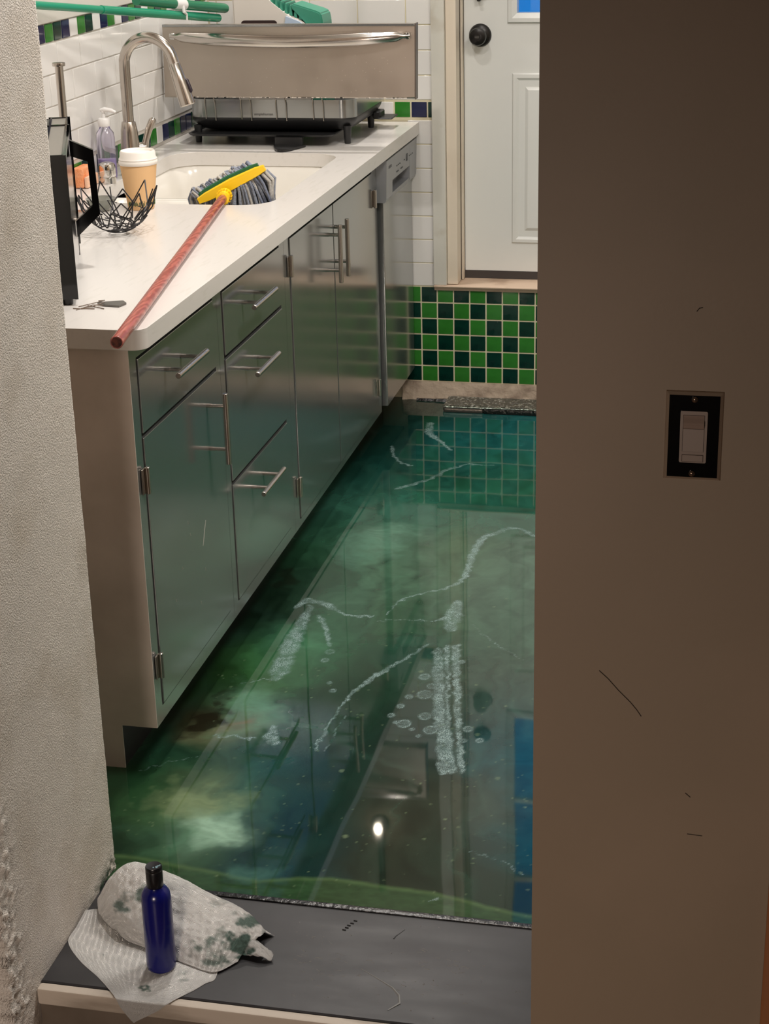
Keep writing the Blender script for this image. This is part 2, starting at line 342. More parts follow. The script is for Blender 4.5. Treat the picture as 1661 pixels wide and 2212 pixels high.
# left hand wall end (jamb) with orange-peel texture and chipped near arris
struct(obj('wall_front_left', box((-1.25, -.79, -.18), (.022, -.352, 2.6)), mat('left_wall_brown', (140, 118, 96), .7, var=(5, (104, 84, 66), .45, .7), bump=(60, .5, .003))))
def jamb():
    ys = np.linspace(-.80, -.347, 130); zs = np.concatenate([np.linspace(-.18, .62, 230), np.linspace(.624, 2.08, 240)])
    Y, Z = np.meshgrid(ys, zs)
    X = .031 + (fbm(Y, Z, 190, 1, 200)-.5)*.0006 + (fbm(Y, Z, 14, 2, 201)-.5)*.0016
    low = np.clip((.55-Z)/.5, 0, 1)
    arris = np.clip((-.735-Y)/.03, 0, 1)*low
    chip = fbm(Y, Z, 75, 4, 202)
    X += arris*(chip-.5)*.016 + np.clip(chip-.62, 0, 1)*.02*np.clip((-.70-Y)/.05, 0, 1)*low
    Yd = Y + arris*(fbm(Y*0, Z, 50, 3, 203)-.5)*.012
    # crumbly foot by the kitchen floor
    foot = np.exp(-((Y+.36)/.05)**2)*np.clip((.06-Z)/.06, 0, 1)
    X += foot*(fbm(Y, Z, 130, 3, 204)-.3)*.010
    # wrap front and back edges
    co = np.stack([X, Yd, Z], -1); ny, nx = Y.shape
    fr = co[:, :1].copy(); fr[..., 0] = -.03+(fbm(zs*0, zs, 40, 3, 206)[:, None]-.5)*.01; fr[..., 1] = -.797; bk = co[:, -1:].copy(); bk[..., 0] = -.03
    co = np.concatenate([fr, co, bk], 1); nx += 2
    I = np.arange(nx*ny).reshape(ny, nx); q = np.stack([I[:-1, :-1], I[:-1, 1:], I[1:, 1:], I[1:, :-1]], -1).reshape(-1, 4)
    m = mat('orange_peel_plaster', (226, 218, 208), .42, bump=(360, 1.0, .0035), var=(7, (208, 197, 183), .5, .75))
    o = raw('wall_jamb', co.reshape(-1, 3).tolist(), q.tolist(), m)
    # green resin stain at the foot
    nt = m.node_tree; N = nt.nodes; L = nt.links; at = N.new('ShaderNodeAttribute'); at.attribute_name = 'stain'
    b = N['Principled BSDF']; src = b.inputs['Base Color'].links[0].from_socket
    mx = N.new('ShaderNodeMix'); mx.data_type = 'RGBA'; L.new(at.outputs['Fac'], mx.inputs[0]); L.new(src, mx.inputs[6]); mx.inputs[7].default_value = lin((38, 66, 50))+(1,)
    L.new(mx.outputs[2], b.inputs['Base Color'])
    yy = co[..., 1].ravel(); zz = co[..., 2].ravel()
    st = np.clip((.045-.22*(np.abs(yy+.36))-zz)/.03, 0, 1)*np.clip((yy+.55)/.1, 0, 1)*np.clip(fbm(yy, zz, 90, 3, 205)*2.6-.7, 0, 1)
    a = o.data.attributes.new('stain', 'FLOAT', 'POINT'); a.data.foreach_set('value', st.astype(np.float32))
    return struct(o, 'grey textured plaster end of the left wall')
jamb()
tr = struct(obj('trim_1', box((1.172, -.822, -.18), (1.26, -.801, 2.1), .003), mat('trim_orange', (150, 96, 60), .5)), 'orange brown door casing')
# scuffs on the right wall
scm = mat('pencil_mark', (58, 48, 38), .8)
def scuff(pts, r=.0006):
    bm = bmesh.new(); tube(bm, [(x, -.8003, z) for x, z in pts], r, 5); return obj('scuff_mark', bm, scm, wr)
scuff([(.936, .688), (.948, .677), (.962, .661), (.978, .645), (.987, .634), (.993, .625)])
scuff([(1.043, 1.178), (1.046, 1.182), (1.05, 1.183)]); scuff([(1.055, .515), (1.062, .509)]); scuff([(1.06, .452), (1.08, .451)])

# doorway step (dark board with pale nosing)
st = thing('doorway_step', 'dark grey scuffed step board with pale worn nosing in the doorway', 'step', (.44, -.55, 0))
slate = mat('step_board', (38, 37, 39), .45, var=(3.5, (48, 46, 48), .45, .7, (1, 3, 1)), bump=(30, .1, .003), rvar=(14, .38, .5, (.5, 1.5, 1)))
obj('tread_board', box((.032, -.692, -.03), (.8492, -.407, 0), .002), slate, st)
obj('joint_strip', box((.032, -.409, -.03), (.8492, -.3955, .0035), .0025, 2), mat('joint_black', (16, 16, 17), .25, bump=(80, .5, .003)), st)
obj('nosing', box((.032, -.712, -.032), (.8492, -.6925, -.0015), .004, 2), mat('pale_nosing', (186, 174, 160), .6, var=(9, (140, 128, 114), .52, .7, (.4, 2, 2)), bump=(40, .4, .003)), st)
obj('riser', box((.032, -.703, -.18), (.8492, -.60, -.033)), mat('riser_brown', (104, 92, 80), .7, var=(8, (80, 68, 56), .45, .7)), st)
scr = mat('pale_scratch', (118, 117, 114), .6)
bm = bmesh.new(); rs = random.Random(3)
for i in range(70):
    x = rs.uniform(.42, .72); y = rs.gauss(-.56, .035); l = rs.uniform(.002, .012); a = rs.gauss(-.1, .35)
    if not -.68 < y < -.42: continue
    tube(bm, [(x, y, .0), (x+l*math.cos(a), y+l*math.sin(a), .0)], rs.uniform(.0003, .0008), 4)
for i in range(60):
    x = rs.uniform(.1, .84); y = rs.uniform(-.68, -.42); tube(bm, [(x, y, 0), (x+.002, y+rs.uniform(-.002, .002), 0)], rs.uniform(.0004, .0011), 4)
tube(bm, [(.54, -.567, 0), (.575, -.59, 0), (.6, -.607, 0), (.615, -.625, 0), (.62, -.645, 0), (.605, -.665, 0)], [.0005, .001, .0016, .002, .0022, .001], 5)
o = obj('paint_fleck', bm, scr, st); o['kind'] = 'stuff'
bm = bmesh.new(); rs = random.Random(4)
for k, (x, y) in enumerate(((.497, -.437), (.493, -.445), (.489, -.452), (.487, -.459), (.484, -.466))): tube(bm, [(x, y, .0002), (x+.006, y-.001, .0002)], .0015, 5)
obj('glue_mark', bm, mat('dark_mark', (20, 20, 20), .4), st)['kind'] = 'stuff'
bm = bmesh.new(); tube(bm, [(.588, -.447, 0), (.583, -.457, 0), (.577, -.468, 0), (.575, -.476, 0)], [.0006, .0008, .001, .0014], 5)
obj('loose_fibre', bm, mat('dark_mark', (20, 20, 20), .4), st)

# ---------------- tiles ----------------
def tile_mesh(w_, h_, t_=.008, bev=.0015, seg=1):
    return obj('tile', box((-w_/2, -t_, -h_/2), (w_/2, 0, h_/2), bev, seg), None)   # faces -y
G = .0538
TM = {}
def tile(name, wall, x, z, w_, h_, m, side='back', y=None):
    key = (round(w_, 4), round(h_, 4), m.name, side)
    if key not in TM:
        if side == 'back': bm = box((-w_/2, 0, -h_/2), (w_/2, .0105, h_/2), .0016, 2)
        else: bm = box((-.0105, -w_/2, -h_/2), (0, w_/2, h_/2), .0016, 2)
        bmesh.ops.recalc_face_normals(bm, faces=bm.faces)
        me = bpy.data.meshes.new('tile'); bm.to_mesh(me); bm.free(); me.materials.append(m)
        me.polygons.foreach_set('use_smooth', [True]*len(me.polygons)); me.set_sharp_from_angle(angle=math.radians(20)); TM[key] = me
    o = bpy.data.objects.new(name, TM[key]); C.objects.link(o)
    o.location = (x, D-.0005, z) if side == 'back' else (LW+.0005, x, z)
    j = random.uniform(-.003, .003); o.rotation_euler = (random.uniform(-.003, .003), 0, j)
    o.parent = wall; return o
for r in range(6):
    for c in range(-1, 34):
        x = .0354+G*(c+.5)+.0008*(5-r)*0; z = .0602+G*(5-r+.5)
        tile('tile', wb, x-.0003*(5-r)*(c-7)*0, z, .0495, .0495, tile_dark if (r+c) % 2 == 0 else tile_green)
# white column beside the door frame, below the counter
for k in range(7):
    tile('tile', wb, .0405, .383+.0765*(k+.5)+.001, .079, .0735, tile_white)
# accent band on the back wall
seq = [tile_dark, tile_blue, tile_green, tile_white, tile_dark, tile_green, tile_white, tile_blue, tile_green, tile_dark, tile_blue, tile_white]
tile('tile', wb, .0735, .9515, .0125, .0475, tile_dark)
for k in range(12):
    tile('tile', wb, .0385-G*k, .9515, .049, .0475, seq[k+1] if k < 11 else tile_dark)
# white running bond above
for r in range(5):
    z = .981+.0765*(r+.5); right = .081; off = 0 if r % 2 else -.076
    x = right; first = .081 if r % 2 else .153
    while x > LW+.01:
        w_ = min(first, x-LW-.002); first = .153
        if w_ > .012: tile('tile', wb, x-w_/2, z, w_-.003, .0735, tile_white)
        x -= (w_ if x != right else w_)
# left wall : low accent band, four white courses, upper accent band, plain trim above
seqL = [tile_blue, tile_green, tile_dark, tile_blue, tile_white, tile_green, tile_dark, tile_white, tile_blue, tile_green, tile_white, tile_blue, tile_green, tile_dark, tile_white, tile_green, tile_dark, tile_green, tile_white, tile_dark, tile_blue, tile_green, tile_white, tile_blue, tile_green, tile_dark]
y0 = 1.191-G*4
for k in range(29):
    y = y0+G*(k+.5)
    if y > D-.02: break
    m_ = ([tile_green, tile_blue, tile_dark, tile_white]+seqL)[k % 30]
    tile('tile', wl, y, 1.3105, .049, .044, m_, 'left')
lowseq = [tile_blue, tile_green, tile_dark, tile_blue, tile_dark, tile_blue, tile_green, tile_white, tile_dark, tile_blue, tile_green, tile_dark, tile_green, tile_dark, tile_dark, tile_green, tile_white]
yk = 2.535
LS = [tile_dark, tile_green, tile_white, tile_dark, tile_blue, tile_blue, tile_green, tile_dark, tile_blue, tile_white, tile_green, tile_dark, tile_dark, tile_white, tile_blue, tile_green, tile_dark, tile_green, tile_blue, tile_white, tile_dark, tile_green, tile_blue, tile_white]
for k in range(24):
    y = 2.055-.0538*.5+G*(9-k)
    if y < D-.02: tile('tile', wl, y, .9475, .049, .0475, LS[k], 'left')
for r in range(4):
    z = .981+.0765*(r+.5)-.001; yy = D - .002; off = [.06, .14, .06, .14][r]
    ys_ = 1.31+.153*8 if r in (3, 1) else 1.402+.153*8
    ys_ -= .153*.5*0
    e = [D-.003]; t_ = ys_
    while t_ > D-.02: t_ -= .153
    while t_ > .75: e.append(t_); t_ -= .153
    for a, b in zip(e, e[1:]): tile('tile', wl, (a+b)/2, z, (a-b)-.003, .0735, tile_white, 'left')
struct(obj('trim_2', box((LW-.004, .5, 1.3345), (LW+.004, D-.002, 1.62), .003, 2), mat('wall_trim_white', (206, 202, 194), .4), None), 'plain off-white wall strip above the left wall tiles')
struct(obj('wall_left_upper', box((LW-.02, .4, 1.622), (LW, D-.002, 2.599)), brown_paint))
struct(obj('wall_back_upper', box((LW, D, 1.365), (.079, D+.009, 2.599)), brown_paint))
struct(obj('wall_back_right', box((1.062, D, .385), (1.9, D+.009, 2.599)), wall_paint))
# rough plaster base under the green tiles
bm = bmesh.new(); n = 150
row = []
for i in range(n):
    x = -.03+1.93*i/(n-1); j = (fbm(np.array([x]), np.array([.3]), 30, 3, 300)[0]-.5)
    row.append([bm.verts.new((x, D-.004+j*.006, .0595)), bm.verts.new((x, D-.010+j*.010, .045)), bm.verts.new((x, D-.013-j*.012, .02)), bm.verts.new((x, D-.020+j*.02, .0)), bm.verts.new((x, D+.01, .0)), bm.verts.new((x, D+.01, .0595))])
for a, b in zip(row, row[1:]):
    for k in range(6): bm.faces.new((a[k], a[(k+1) % 6], b[(k+1) % 6], b[k]))
struct(obj('baseboard_back', bm, rough_base), 'crumbling plaster strip below the green tiles')
bm = bmesh.new(); pr = []
for i in range(120):
    x = .02+1.0*i/119; j = fbm(np.array([x]), np.array([.9]), 45, 4, 310)[0]
    pr.append((x, D-.028-.012*j, .001, .003+.009*j))
for a, b in zip(pr, pr[1:]):
    v = [bm.verts.new((a[0], a[1], 0)), bm.verts.new((b[0], b[1], 0)), bm.verts.new((b[0], b[1]+.006, b[3])), bm.verts.new((a[0], a[1]+.006, a[3])), bm.verts.new((b[0], D-.008, b[3]*.8)), bm.verts.new((a[0], D-.008, a[3]*.8))]
    bm.faces.new((v[0], v[1], v[2], v[3])); bm.faces.new((v[3], v[2], v[4], v[5]))
struct(obj('trim_3', bm, mat('dried_resin', (26, 22, 20), .3, bump=(120, .6, .004))), 'dark ragged resin line at the foot of the back wall')

# ---------------- back door ----------------
DY = D+.10
dr = struct(bpy.data.objects.new('door_1', None), 'white panelled back door with small blue lit window'); C.objects.link(dr); dr.location = (.57, DY, .425)
bm = bmesh.new()
x0, x1, z0, z1 = .1665, .979, .418, 2.45
wx0, wx1, wz0, wz1 = .335, .81, 1.236, 2.25
P1 = [(.345, .55), (.60, .80)]
for a, b in (((x0, DY, z0), (wx0, DY+.04, z1)), ((wx1, DY, z0), (x1, DY+.04, z1)), ((wx0, DY, z0), (wx1, DY+.04, wz0)), ((wx0, DY, wz1), (wx1, DY+.04, z1))): bx(bm, a, b)
obj('door_slab', bm, door_paint, dr)
def ring_frame(name, x0, x1, z0, z1, prof, y, m, parent):
    """moulding: prof = list of (inset, proud) swept round a rectangle"""
    bm = bmesh.new(); R = []
    for ins, pr_ in prof:
        R.append([bm.verts.new(p) for p in ((x0+ins, y-pr_, z0+ins), (x1-ins, y-pr_, z0+ins), (x1-ins, y-pr_, z1-ins), (x0+ins, y-pr_, z1-ins))])
    for a, b in zip(R, R[1:]):
        for k in range(4): bm.faces.new((a[k], a[(k+1) % 4], b[(k+1) % 4], b[k]))
    return bm
for xa, xb in ((.320, .555), (.59, .825)):
    bm = ring_frame('p', xa, xb, .511, 1.053, [(0, 0), (.004, .006), (.014, .007), (.022, .001), (.030, .0008), (.042, .001), (.052, .008), (.056, .0085)], DY, None, None)
    vs = [v for v in bm.verts][-4:]; bm.faces.new(vs)
    obj('door_panel', bm, door_paint, dr, ang=20)
bm = ring_frame('w', .304, .841, 1.205, 2.281, [(0, 0), (.004, .010), (.016, .013), (.026, .008), (.031, .006), (.0315, -.01)], DY, None, None)
wf = obj('window_frame', bm, door_paint, dr, ang=20)
gl = mat('window_glass', (235, 245, 250), .02, trans=1, ior=1.45)
nt = gl.node_tree; g_ = nt.nodes.new('ShaderNodeBsdfTransparent'); g2 = nt.nodes.new('ShaderNodeBsdfGlossy'); g2.inputs['Roughness'].default_value = .02
mxs = nt.nodes.new('ShaderNodeMixShader'); mxs.inputs[0].default_value = .05; nt.links.new(g_.outputs[0], mxs.inputs[1]); nt.links.new(g2.outputs[0], mxs.inputs[2]); nt.links.new(mxs.outputs[0], nt.nodes['Material Output'].inputs[0])
xs3 = [wx0+(wx1-wx0)*i/3 for i in range(4)]; zs3 = [wz0+(wz1-wz0)*i/3 for i in range(4)]
for i in range(3):
    for j in range(3):
        obj('pane', box((xs3[i]+.004, DY+.016, zs3[j]+.004), (xs3[i+1]-.004, DY+.020, zs3[j+1]-.004)), gl, dr)
bm = bmesh.new()
for i in (1, 2): bx(bm, (xs3[i]-.009, DY-.004, wz0), (xs3[i]+.009, DY+.016, wz1), .002)
for j in (1, 2): bx(bm, (wx0, DY-.0035, zs3[j]-.009), (wx1, DY+.0155, zs3[j]+.009), .002)
obj('muntin', bm, door_paint, dr)
bronze = mat('oil_rubbed_bronze', (30, 28, 27), .3, .4)
bm = bmesh.new(); kc = (.2185, DY, 1.169)
lathe(bm, [(.0355, 0), (.0355, -.004), (.032, -.009), (.018, -.012), (.0135, -.016), (.0135, -.030), (.020, -.036), (.0265, -.043), (.0275, -.052), (.0245, -.059), (.016, -.062), (.0105, -.0625), (.0105, -.060)], kc, 'y', 36)
kn = obj('door_knob', bm, bronze, dr); kn['label'] = 'dark bronze round knob'
bm = box((kc[0]-.0075, DY-.067, kc[2]-.004), (kc[0]+.0075, DY-.058, kc[2]+.004), .001); obj('turn_button', bm, mat('button_grey', (70, 68, 66), .35, .5), kn)
bm = bmesh.new(); kc = (.2185, DY, 1.309)
lathe(bm, [(.033, 0), (.033, -.006), (.029, -.012), (.01, -.014)], kc, 'y', 36); db = obj('deadbolt', bm, bronze, dr)
obj('thumb_turn', box((kc[0]-.006, DY-.032, kc[2]-.036), (kc[0]+.006, DY-.013, kc[2]+.012), .003, 2), bronze, db)
obj('door_sweep', box((x0-.004, DY-.002, .3925), (x1, DY+.055, .417)), mat('sweep_grey', (60, 54, 52), .6), dr)
# frame and sill
bm = bmesh.new(); bx(bm, (.0815, D-.018, .392), (.1245, D+.012, 2.52), .003, seg=2); struct(obj('trim_4', bm, trim_grey), 'worn grey-white door casing board')
bm = bmesh.new(); bx(bm, (.1248, D-.004, .3925), (.1590, D+.06, 2.49), .003, seg=2); bx(bm, (.1592, D+.070, .3925), (.1650, D+.099, 2.49), .001); bx(bm, (.10, D+.1415, .3925), (.20, D+.158, 2.5)); struct(obj('trim_5', bm, trim_paint), 'cream painted door jamb with chipped foot')
bm = bmesh.new(); bx(bm, (.984, D-.004, .3925), (1.02, D+.11, 2.49), .003); bx(bm, (1.02, D-.018, .392), (1.061, D+.012, 2.52), .003); bx(bm, (.95, D+.1415, .3925), (1.04, D+.158, 2.5)); struct(obj('trim_6', bm, trim_paint))
bm = bmesh.new(); bx(bm, (.0815, D-.018, 2.49), (1.061, D+.11, 2.54), .003); bx(bm, (.10, D+.1415, 2.43), (1.04, D+.158, 2.54)); struct(obj('trim_7', bm, trim_paint))
bm = bmesh.new(); bx(bm, (.0815, D-.022, .3855), (1.061, D+.16, .3915), .0015); bx(bm, (.0815, D-.008, .3725), (1.061, D+.008, .3853), .001)
struct(obj('window_sill_board' if False else 'trim_8', bm, mat('sill_wood', (206, 182, 160), .6, var=(12, (176, 150, 128), .55, .75), bump=(60, .3, .002))), 'worn pinkish wooden sill under the back door')
# textured slab at the foot of the wall
sl = thing('floor_mat', 'dark wet-looking pebbled mat with metal edge strips under the green tiles', 'mat', (.6, 2.47, 0))
mm = mat('pebbled_dark', (70, 70, 62), .16, bump=(80, 1.0, .02), var=(120, (140, 138, 126), .52, .62, (1, .5, 1)))  # pale speckles in the colour stand in for wet sparkle
obj('mat_body', box((.128, 2.420, .0), (1.02, 2.528, .020), .005, 2), mm, sl)
obj('edge_strip', box((.134, 2.408, .0), (.262, 2.4195, .014), .003, 2), mat('strip_grey', (110, 104, 98), .25, .8, bump=(40, .3, .003)), sl)
obj('edge_strip', box((.264, 2.406, .0), (1.02, 2.4193, .018), .004, 2), mat('strip_dark', (42, 44, 42), .1, .6, bump=(90, .5, .004)), sl)
obj('edge_strip', box((.134, 2.4135, .0145), (1.02, 2.4195, .0185), .0015), mat('strip_bright', (130, 140, 130), .15, .8, bump=(60, .5, .004)), sl)
# wall lamp above the counter (only its reflection shows)
lp = thing('wall_lamp', 'small round wall lamp over the counter, seen only as reflection in the floor', 'lamp', (-.145, D, 1.70))
bm = bmesh.new(); lathe(bm, [(.03, 0), (.03, -.01), (.012, -.014), (.012, -.03)], (-.145, D, 1.672), 'y', 24); obj('lamp_base', bm, bronze, lp)
bm = bmesh.new(); lathe(bm, [(.004, -.018), (.012, -.012), (.016, 0), (.012, .012), (.004, .018)], (-.145, D-.043, 1.672), 'z', 20); obj('bulb', bm, mat('bulb', (255, 240, 215), .5, emit=45), lp)
bm = bmesh.new(); tube(bm, [(-.145, D-.008, 1.71), (-.145, D-.008, 1.95)], .012, 8); obj('cord_cover', bm, black_plastic, lp)
for x, y in ((.20, .20), (.02, 1.35), (-.12, 2.44)):
    bm = bmesh.new(); lathe(bm, [(.075, 0), (.075, -.006), (.052, -.006), (.052, 0)], (x, y, 2.6), 'z', 32, capb=False, capt=False)
    t = obj('ceiling_downlight', bm, ceil_paint)
    tag(t, {.20: 'round recessed ceiling downlight nearest the doorway', 1.35: 'round recessed ceiling downlight over the cabinets', 2.44: 'round recessed ceiling downlight nearest the back wall'}[y], 'light', 'ceiling downlights')
# ---------------- base cabinets ----------------
def bar_handle(parent, p0, p1, posts, r=.006, off=.042, label=None):
    """bar pull: p0,p1 = (y,z) of the bar ends, posts = (y,z) on the face"""
    bm = bmesh.new()
    a, b = Vector((off, *p0)), Vector((off, *p1)); d = (b-a).normalized()
    tube(bm, [a, a+d*.001, b-d*.001, b], [r*.86, r, r, r*.86], 20)
    for y, z in posts:
        tube(bm, [(.0005, y, z), (.012, y, z)], .0052, 14); tube(bm, [(.012, y, z), (off, y, z)], .0045, 14)
    h = obj('handle', bm, satin, parent); return h
def hinge(parent, y, z, off=.006):
    bm = bmesh.new()
    tube(bm, [(off, y, z-.027), (off, y, z-.026), (off, y, z+.026), (off, y, z+.027)], [.004, .0052, .0052, .004], 12)
    bx(bm, (-.001, y-.016, z-.025), (.0025, y, z+.025), .0005)
    bx(bm, (.0, y-.001, z-.024), (.006, y+.003, z+.024))
    return obj('hinge', bm, satin, parent)
def panel(name, parent, y0, y1, z0, z1, x=.0008, t=.0175, g=.0036):
    bm = box((x-t, y0+g, z0+g), (x, y1-g, z1-g), .0016, 2)
    return obj(name, bm, steel, parent)
ZB, ZT = .096, .876
def carcass(t, y0, y1, opens, side=False, opn=False):
    bm = bmesh.new(); e = .0006
    
    if opn:
        bx(bm, (-.60, y0+e, ZB), (-.0225, y0+.018, ZT-.001)); bx(bm, (-.60, y1-.018, ZB), (-.0225, y1-e, ZT-.001)); bx(bm, (-.60, y0+.018, ZB), (-.0225, y1-.018, ZB+.018)); bx(bm, (-.60, y0+.018, ZB+.018), (-.585, y1-.018, ZT-.001))
        bx(bm, (-.030, y0+.018, ZB+.018), (-.0225, y1-.018, .60))
    else: bx(bm, (-.60, y0+e, ZB), (-.0225, y1-e, ZT-.001))
    obj('body', bm, steel_dark, t)
    # face frame: everything that is not an opening
    ys = sorted({y0+e, y1-e} | {o[0] for o in opens} | {o[1] for o in opens})
    bm = bmesh.new()
    for a, b in zip(ys, ys[1:]):
        zs = sorted([(o[2], o[3]) for o in opens if o[0] <= a+1e-6 and o[1] >= b-1e-6])
        z = ZB
        for zo in zs:
            if zo[0]-z > .004: bx(bm, (-.022, a, z), (-.002, b, zo[0]))
            z = zo[1]
        if ZT-.001-z > .004: bx(bm, (-.022, a, z), (-.002, b, ZT-.001))
    obj('face_frame', bm, steel, t, smooth=False)
    bm = bmesh.new(); bx(bm, (-.60, y0+e, .0), (-.078, y1-e, ZB-.0005)); obj('toe_kick', bm, steel_dark, t)
A = .0
t1 = thing('base_cabinet', 'stainless base cabinet at the near end, one drawer over one door', 'cabinet', (-.3, .263, 0), 'stainless base cabinets')
carcass(t1, 0, .527, [(.036, .500, .128, .846)], True)
bm = bmesh.new(); prism(bm, [(-.60, 0), (-.076, 0), (-.076, ZB), (-.002, ZB), (-.002, ZT-.001), (-.60, ZT-.001)], -.0015, .0004, 'xz'); sp = obj('side_panel', bm, steel_side, t1, smooth=False)
sp['label'] = 'blotchy matt steel end panel'
d = panel('drawer', t1, .036, .500, .694, .846); bar_handle(d, (.138, .783), (.317, .783), [(.180, .783), (.275, .783)])
d = panel('door', t1, .036, .500, .128, .6925); bar_handle(d, (.416, .664), (.416, .508), [(.416, .636), (.416, .541)], .006)
hinge(t1, .030, .608); hinge(t1, .026, .222)
bm = bmesh.new()
tube(bm, [(.0009, .335, .352), (.0009, .343, .367), (.0009, .353, .385), (.0009, .362, .40)], [.0003, .0006, .0005, .0002], 5)
for y, z in ((.25, .44), (.26, .41), (.20, .36), (.34, .30), (.30, .24), (.15, .31)): tube(bm, [(.0009, y, z), (.0009, y+.002, z-.007)], .0003, 4)
obj('scratch', bm, mat('scratch_pale', (190, 186, 178), .4), d)['kind'] = 'stuff'
t2 = thing('base_cabinet', 'stainless base cabinet with three stacked drawers, second from the doorway', 'cabinet', (-.3, .8, 0), 'stainless base cabinets')
carcass(t2, .527, 1.062, [(.560, 1.022, .126, .846)])
for z0, z1, zh in ((.699, .846, .787), (.411, .697, .635), (.126, .409, .352)):
    d = panel('drawer', t2, .560, 1.022, z0, z1); bar_handle(d, (.655, zh), (.832, zh), [(.700, zh), (.793, zh)])
t3 = thing('base_cabinet', 'stainless sink cabinet with two tall doors and paired vertical bar pulls', 'cabinet', (-.3, 1.57, 0), 'stainless base cabinets')
carcass(t3, 1.062, 2.092, [(1.108, 2.028, .115, .846)], opn=True)
d = panel('door', t3, 1.108, 1.5455, .115, .846); bar_handle(d, (1.453, .808), (1.450, .655), [(1.453, .781), (1.451, .688)]); hinge(d, 1.098, .778); hinge(d, 1.098, .208)
d = panel('door', t3, 1.5465, 2.028, .115, .846); bar_handle(d, (1.532, .808), (1.532, .654), [(1.556, .781), (1.556, .688)]); hinge(d, 2.022, .768, .009); hinge(d, 2.022, .194, .009)
# dishwasher
t = thing('dishwasher', 'slim steel dishwasher at the far end of the counter, below a grey control strip', 'dishwasher', (-.3, 2.32, 0))
obj('body', box((-.58, 2.096, .10), (-.03, 2.55, .868)), mat('dw_body', (52, 50, 50), .5), t)
obj('toe_kick', box((-.5, 2.11, 0), (-.10, 2.545, .099)), mat('dw_toe', (120, 98, 80), .6), t)
dd = obj('door_panel', box((-.03, 2.118, .105), (.012, 2.545, .742), .003, 2), steel, t)
bm = bmesh.new(); P = [(.022, .742), (.027, .752), (.030, .865), (.010, .872), (-.03, .872), (-.03, .742)]
prism(bm, P, 2.0935, 2.18, 'xz'); prism(bm, P, 2.44, 2.546, 'xz'); prism(bm, [(.0275, .795), (.030, .865), (.010, .872), (-.03, .872), (-.03, .795)], 2.18, 2.44, 'xz')
prism(bm, [(.022, .742), (.0255, .752), (.0255, .757), (-.03, .757), (-.03, .742)], 2.18, 2.44, 'xz'); bx(bm, (-.03, 2.18, .757), (-.012, 2.44, .795))
dwg = mat('dw_grey', (152, 154, 158), .35, .35)
cp = obj('control_panel', bm, dwg, t, ang=25)
dk = mat('print_dark', (70, 72, 76), .5)
def mark(a, b, par, m=dk): return obj('print_mark', box(a, b), m, par, smooth=False)
mark((.0285, 2.125, .838), (.0300, 2.165, .846), cp)
for y in (2.24, 2.262, 2.284, 2.35, 2.43, 2.452, 2.474): mark((.0288, y, .826), (.0302, y+.008, .829), cp)
mark((.0292, 2.385, .818), (.0301, 2.405, .840), cp)
for y in (2.24, 2.30): mark((.0285, y, .808), (.0297, y+.03, .811), cp)

# ---------------- worktop and sink ----------------
ct = thing('countertop', 'white quartz worktop with rounded near corner running along the steel cabinets', 'countertop', (-.3, 1.2, CT))
SX0, SX1, SY0, SY1 = -.555, -.062, 1.148, 1.925
bm = bmesh.new()
out = [(LW+.001, -.022)]
cx, cy, r = .038-.028, -.022+.028, .028
for k in range(9):
    a = math.radians(-90+90*k/8); out.append((cx+r*math.cos(a), cy+r*math.sin(a)))
out += [(.038, D-.003), (LW+.001, D-.003)]
hole = rrect(SX0, SY0, SX1, SY1, .085, 8)
def loop(z, pts): return [bm.verts.new((x, y, z)) for x, y in pts]
ot, ht = loop(CT, out), loop(CT, hole)
def edges(vs): return [bm.edges.new((vs[i], vs[(i+1) % len(vs)])) for i in range(len(vs))]
e = edges(ot)+edges(ht)
bmesh.ops.triangle_fill(bm, edges=e, use_beauty=True, normal=(0, 0, 1))
def walls(bm, loops_, flip=False):
    for a, b in zip(loops_, loops_[1:]):
        for k in range(len(a)):
            bm.faces.new((a[k], a[(k+1) % len(a)], b[(k+1) % len(a)], b[k]))
ol = [ot]+[loop(z, [(x+(.0 if not i else 0), y) for i, (x, y) in enumerate(out)]) for z in (CT-.038,)]
hl = [ht]+[loop(z, hole) for z in (CT-.038,)]
walls(bm, ol); walls(bm, hl)
e2 = [bm.edges.get((ol[-1][k], ol[-1][(k+1) % len(out)])) for k in range(len(out))]+[bm.edges.get((hl[-1][k], hl[-1][(k+1) % len(hole)])) for k in range(len(hole))]
bmesh.ops.triangle_fill(bm, edges=e2, use_beauty=True, normal=(0, 0, -1))
cto = obj('slab', bm, white_quartz, ct, ang=30)
bv = cto.modifiers.new('bevel', 'BEVEL'); bv.width = .002; bv.segments = 2; bv.limit_method = 'ANGLE'; bv.angle_limit = math.radians(50)
sk = thing('kitchen_sink', 'white double basin sink set into the quartz worktop', 'sink', (-.31, 1.54, .69))
def basin(y0, y1, zt):
    bm = bmesh.new(); L_ = []
    for ins, z, r in ((-.004, .8755, .085), (0, zt, .08), (.008, zt-.012, .075), (.014, zt-.06, .07), (.022, .74, .06), (.04, .705, .05), (.07, .695, .04)):
        L_.append([bm.verts.new((x, y, z)) for x, y in rrect(SX0+ins, y0+ins, SX1-ins, y1-ins, max(.02, r), 6)])
    for a, b in zip(L_, L_[1:]):
        for k in range(len(a)): bm.faces.new((a[k], a[(k+1) % len(a)], b[(k+1) % len(a)], b[k]))
    bm.faces.new(L_[-1]); return bm
def flipped(bm):
    bmesh.ops.recalc_face_normals(bm, faces=bm.faces)
    return bm
obj('basin', flipped(basin(SY0, 1.395, .868)), sink_white, sk, ang=60); obj('basin', flipped(basin(1.425, SY1, .868)), sink_white, sk, ang=60)
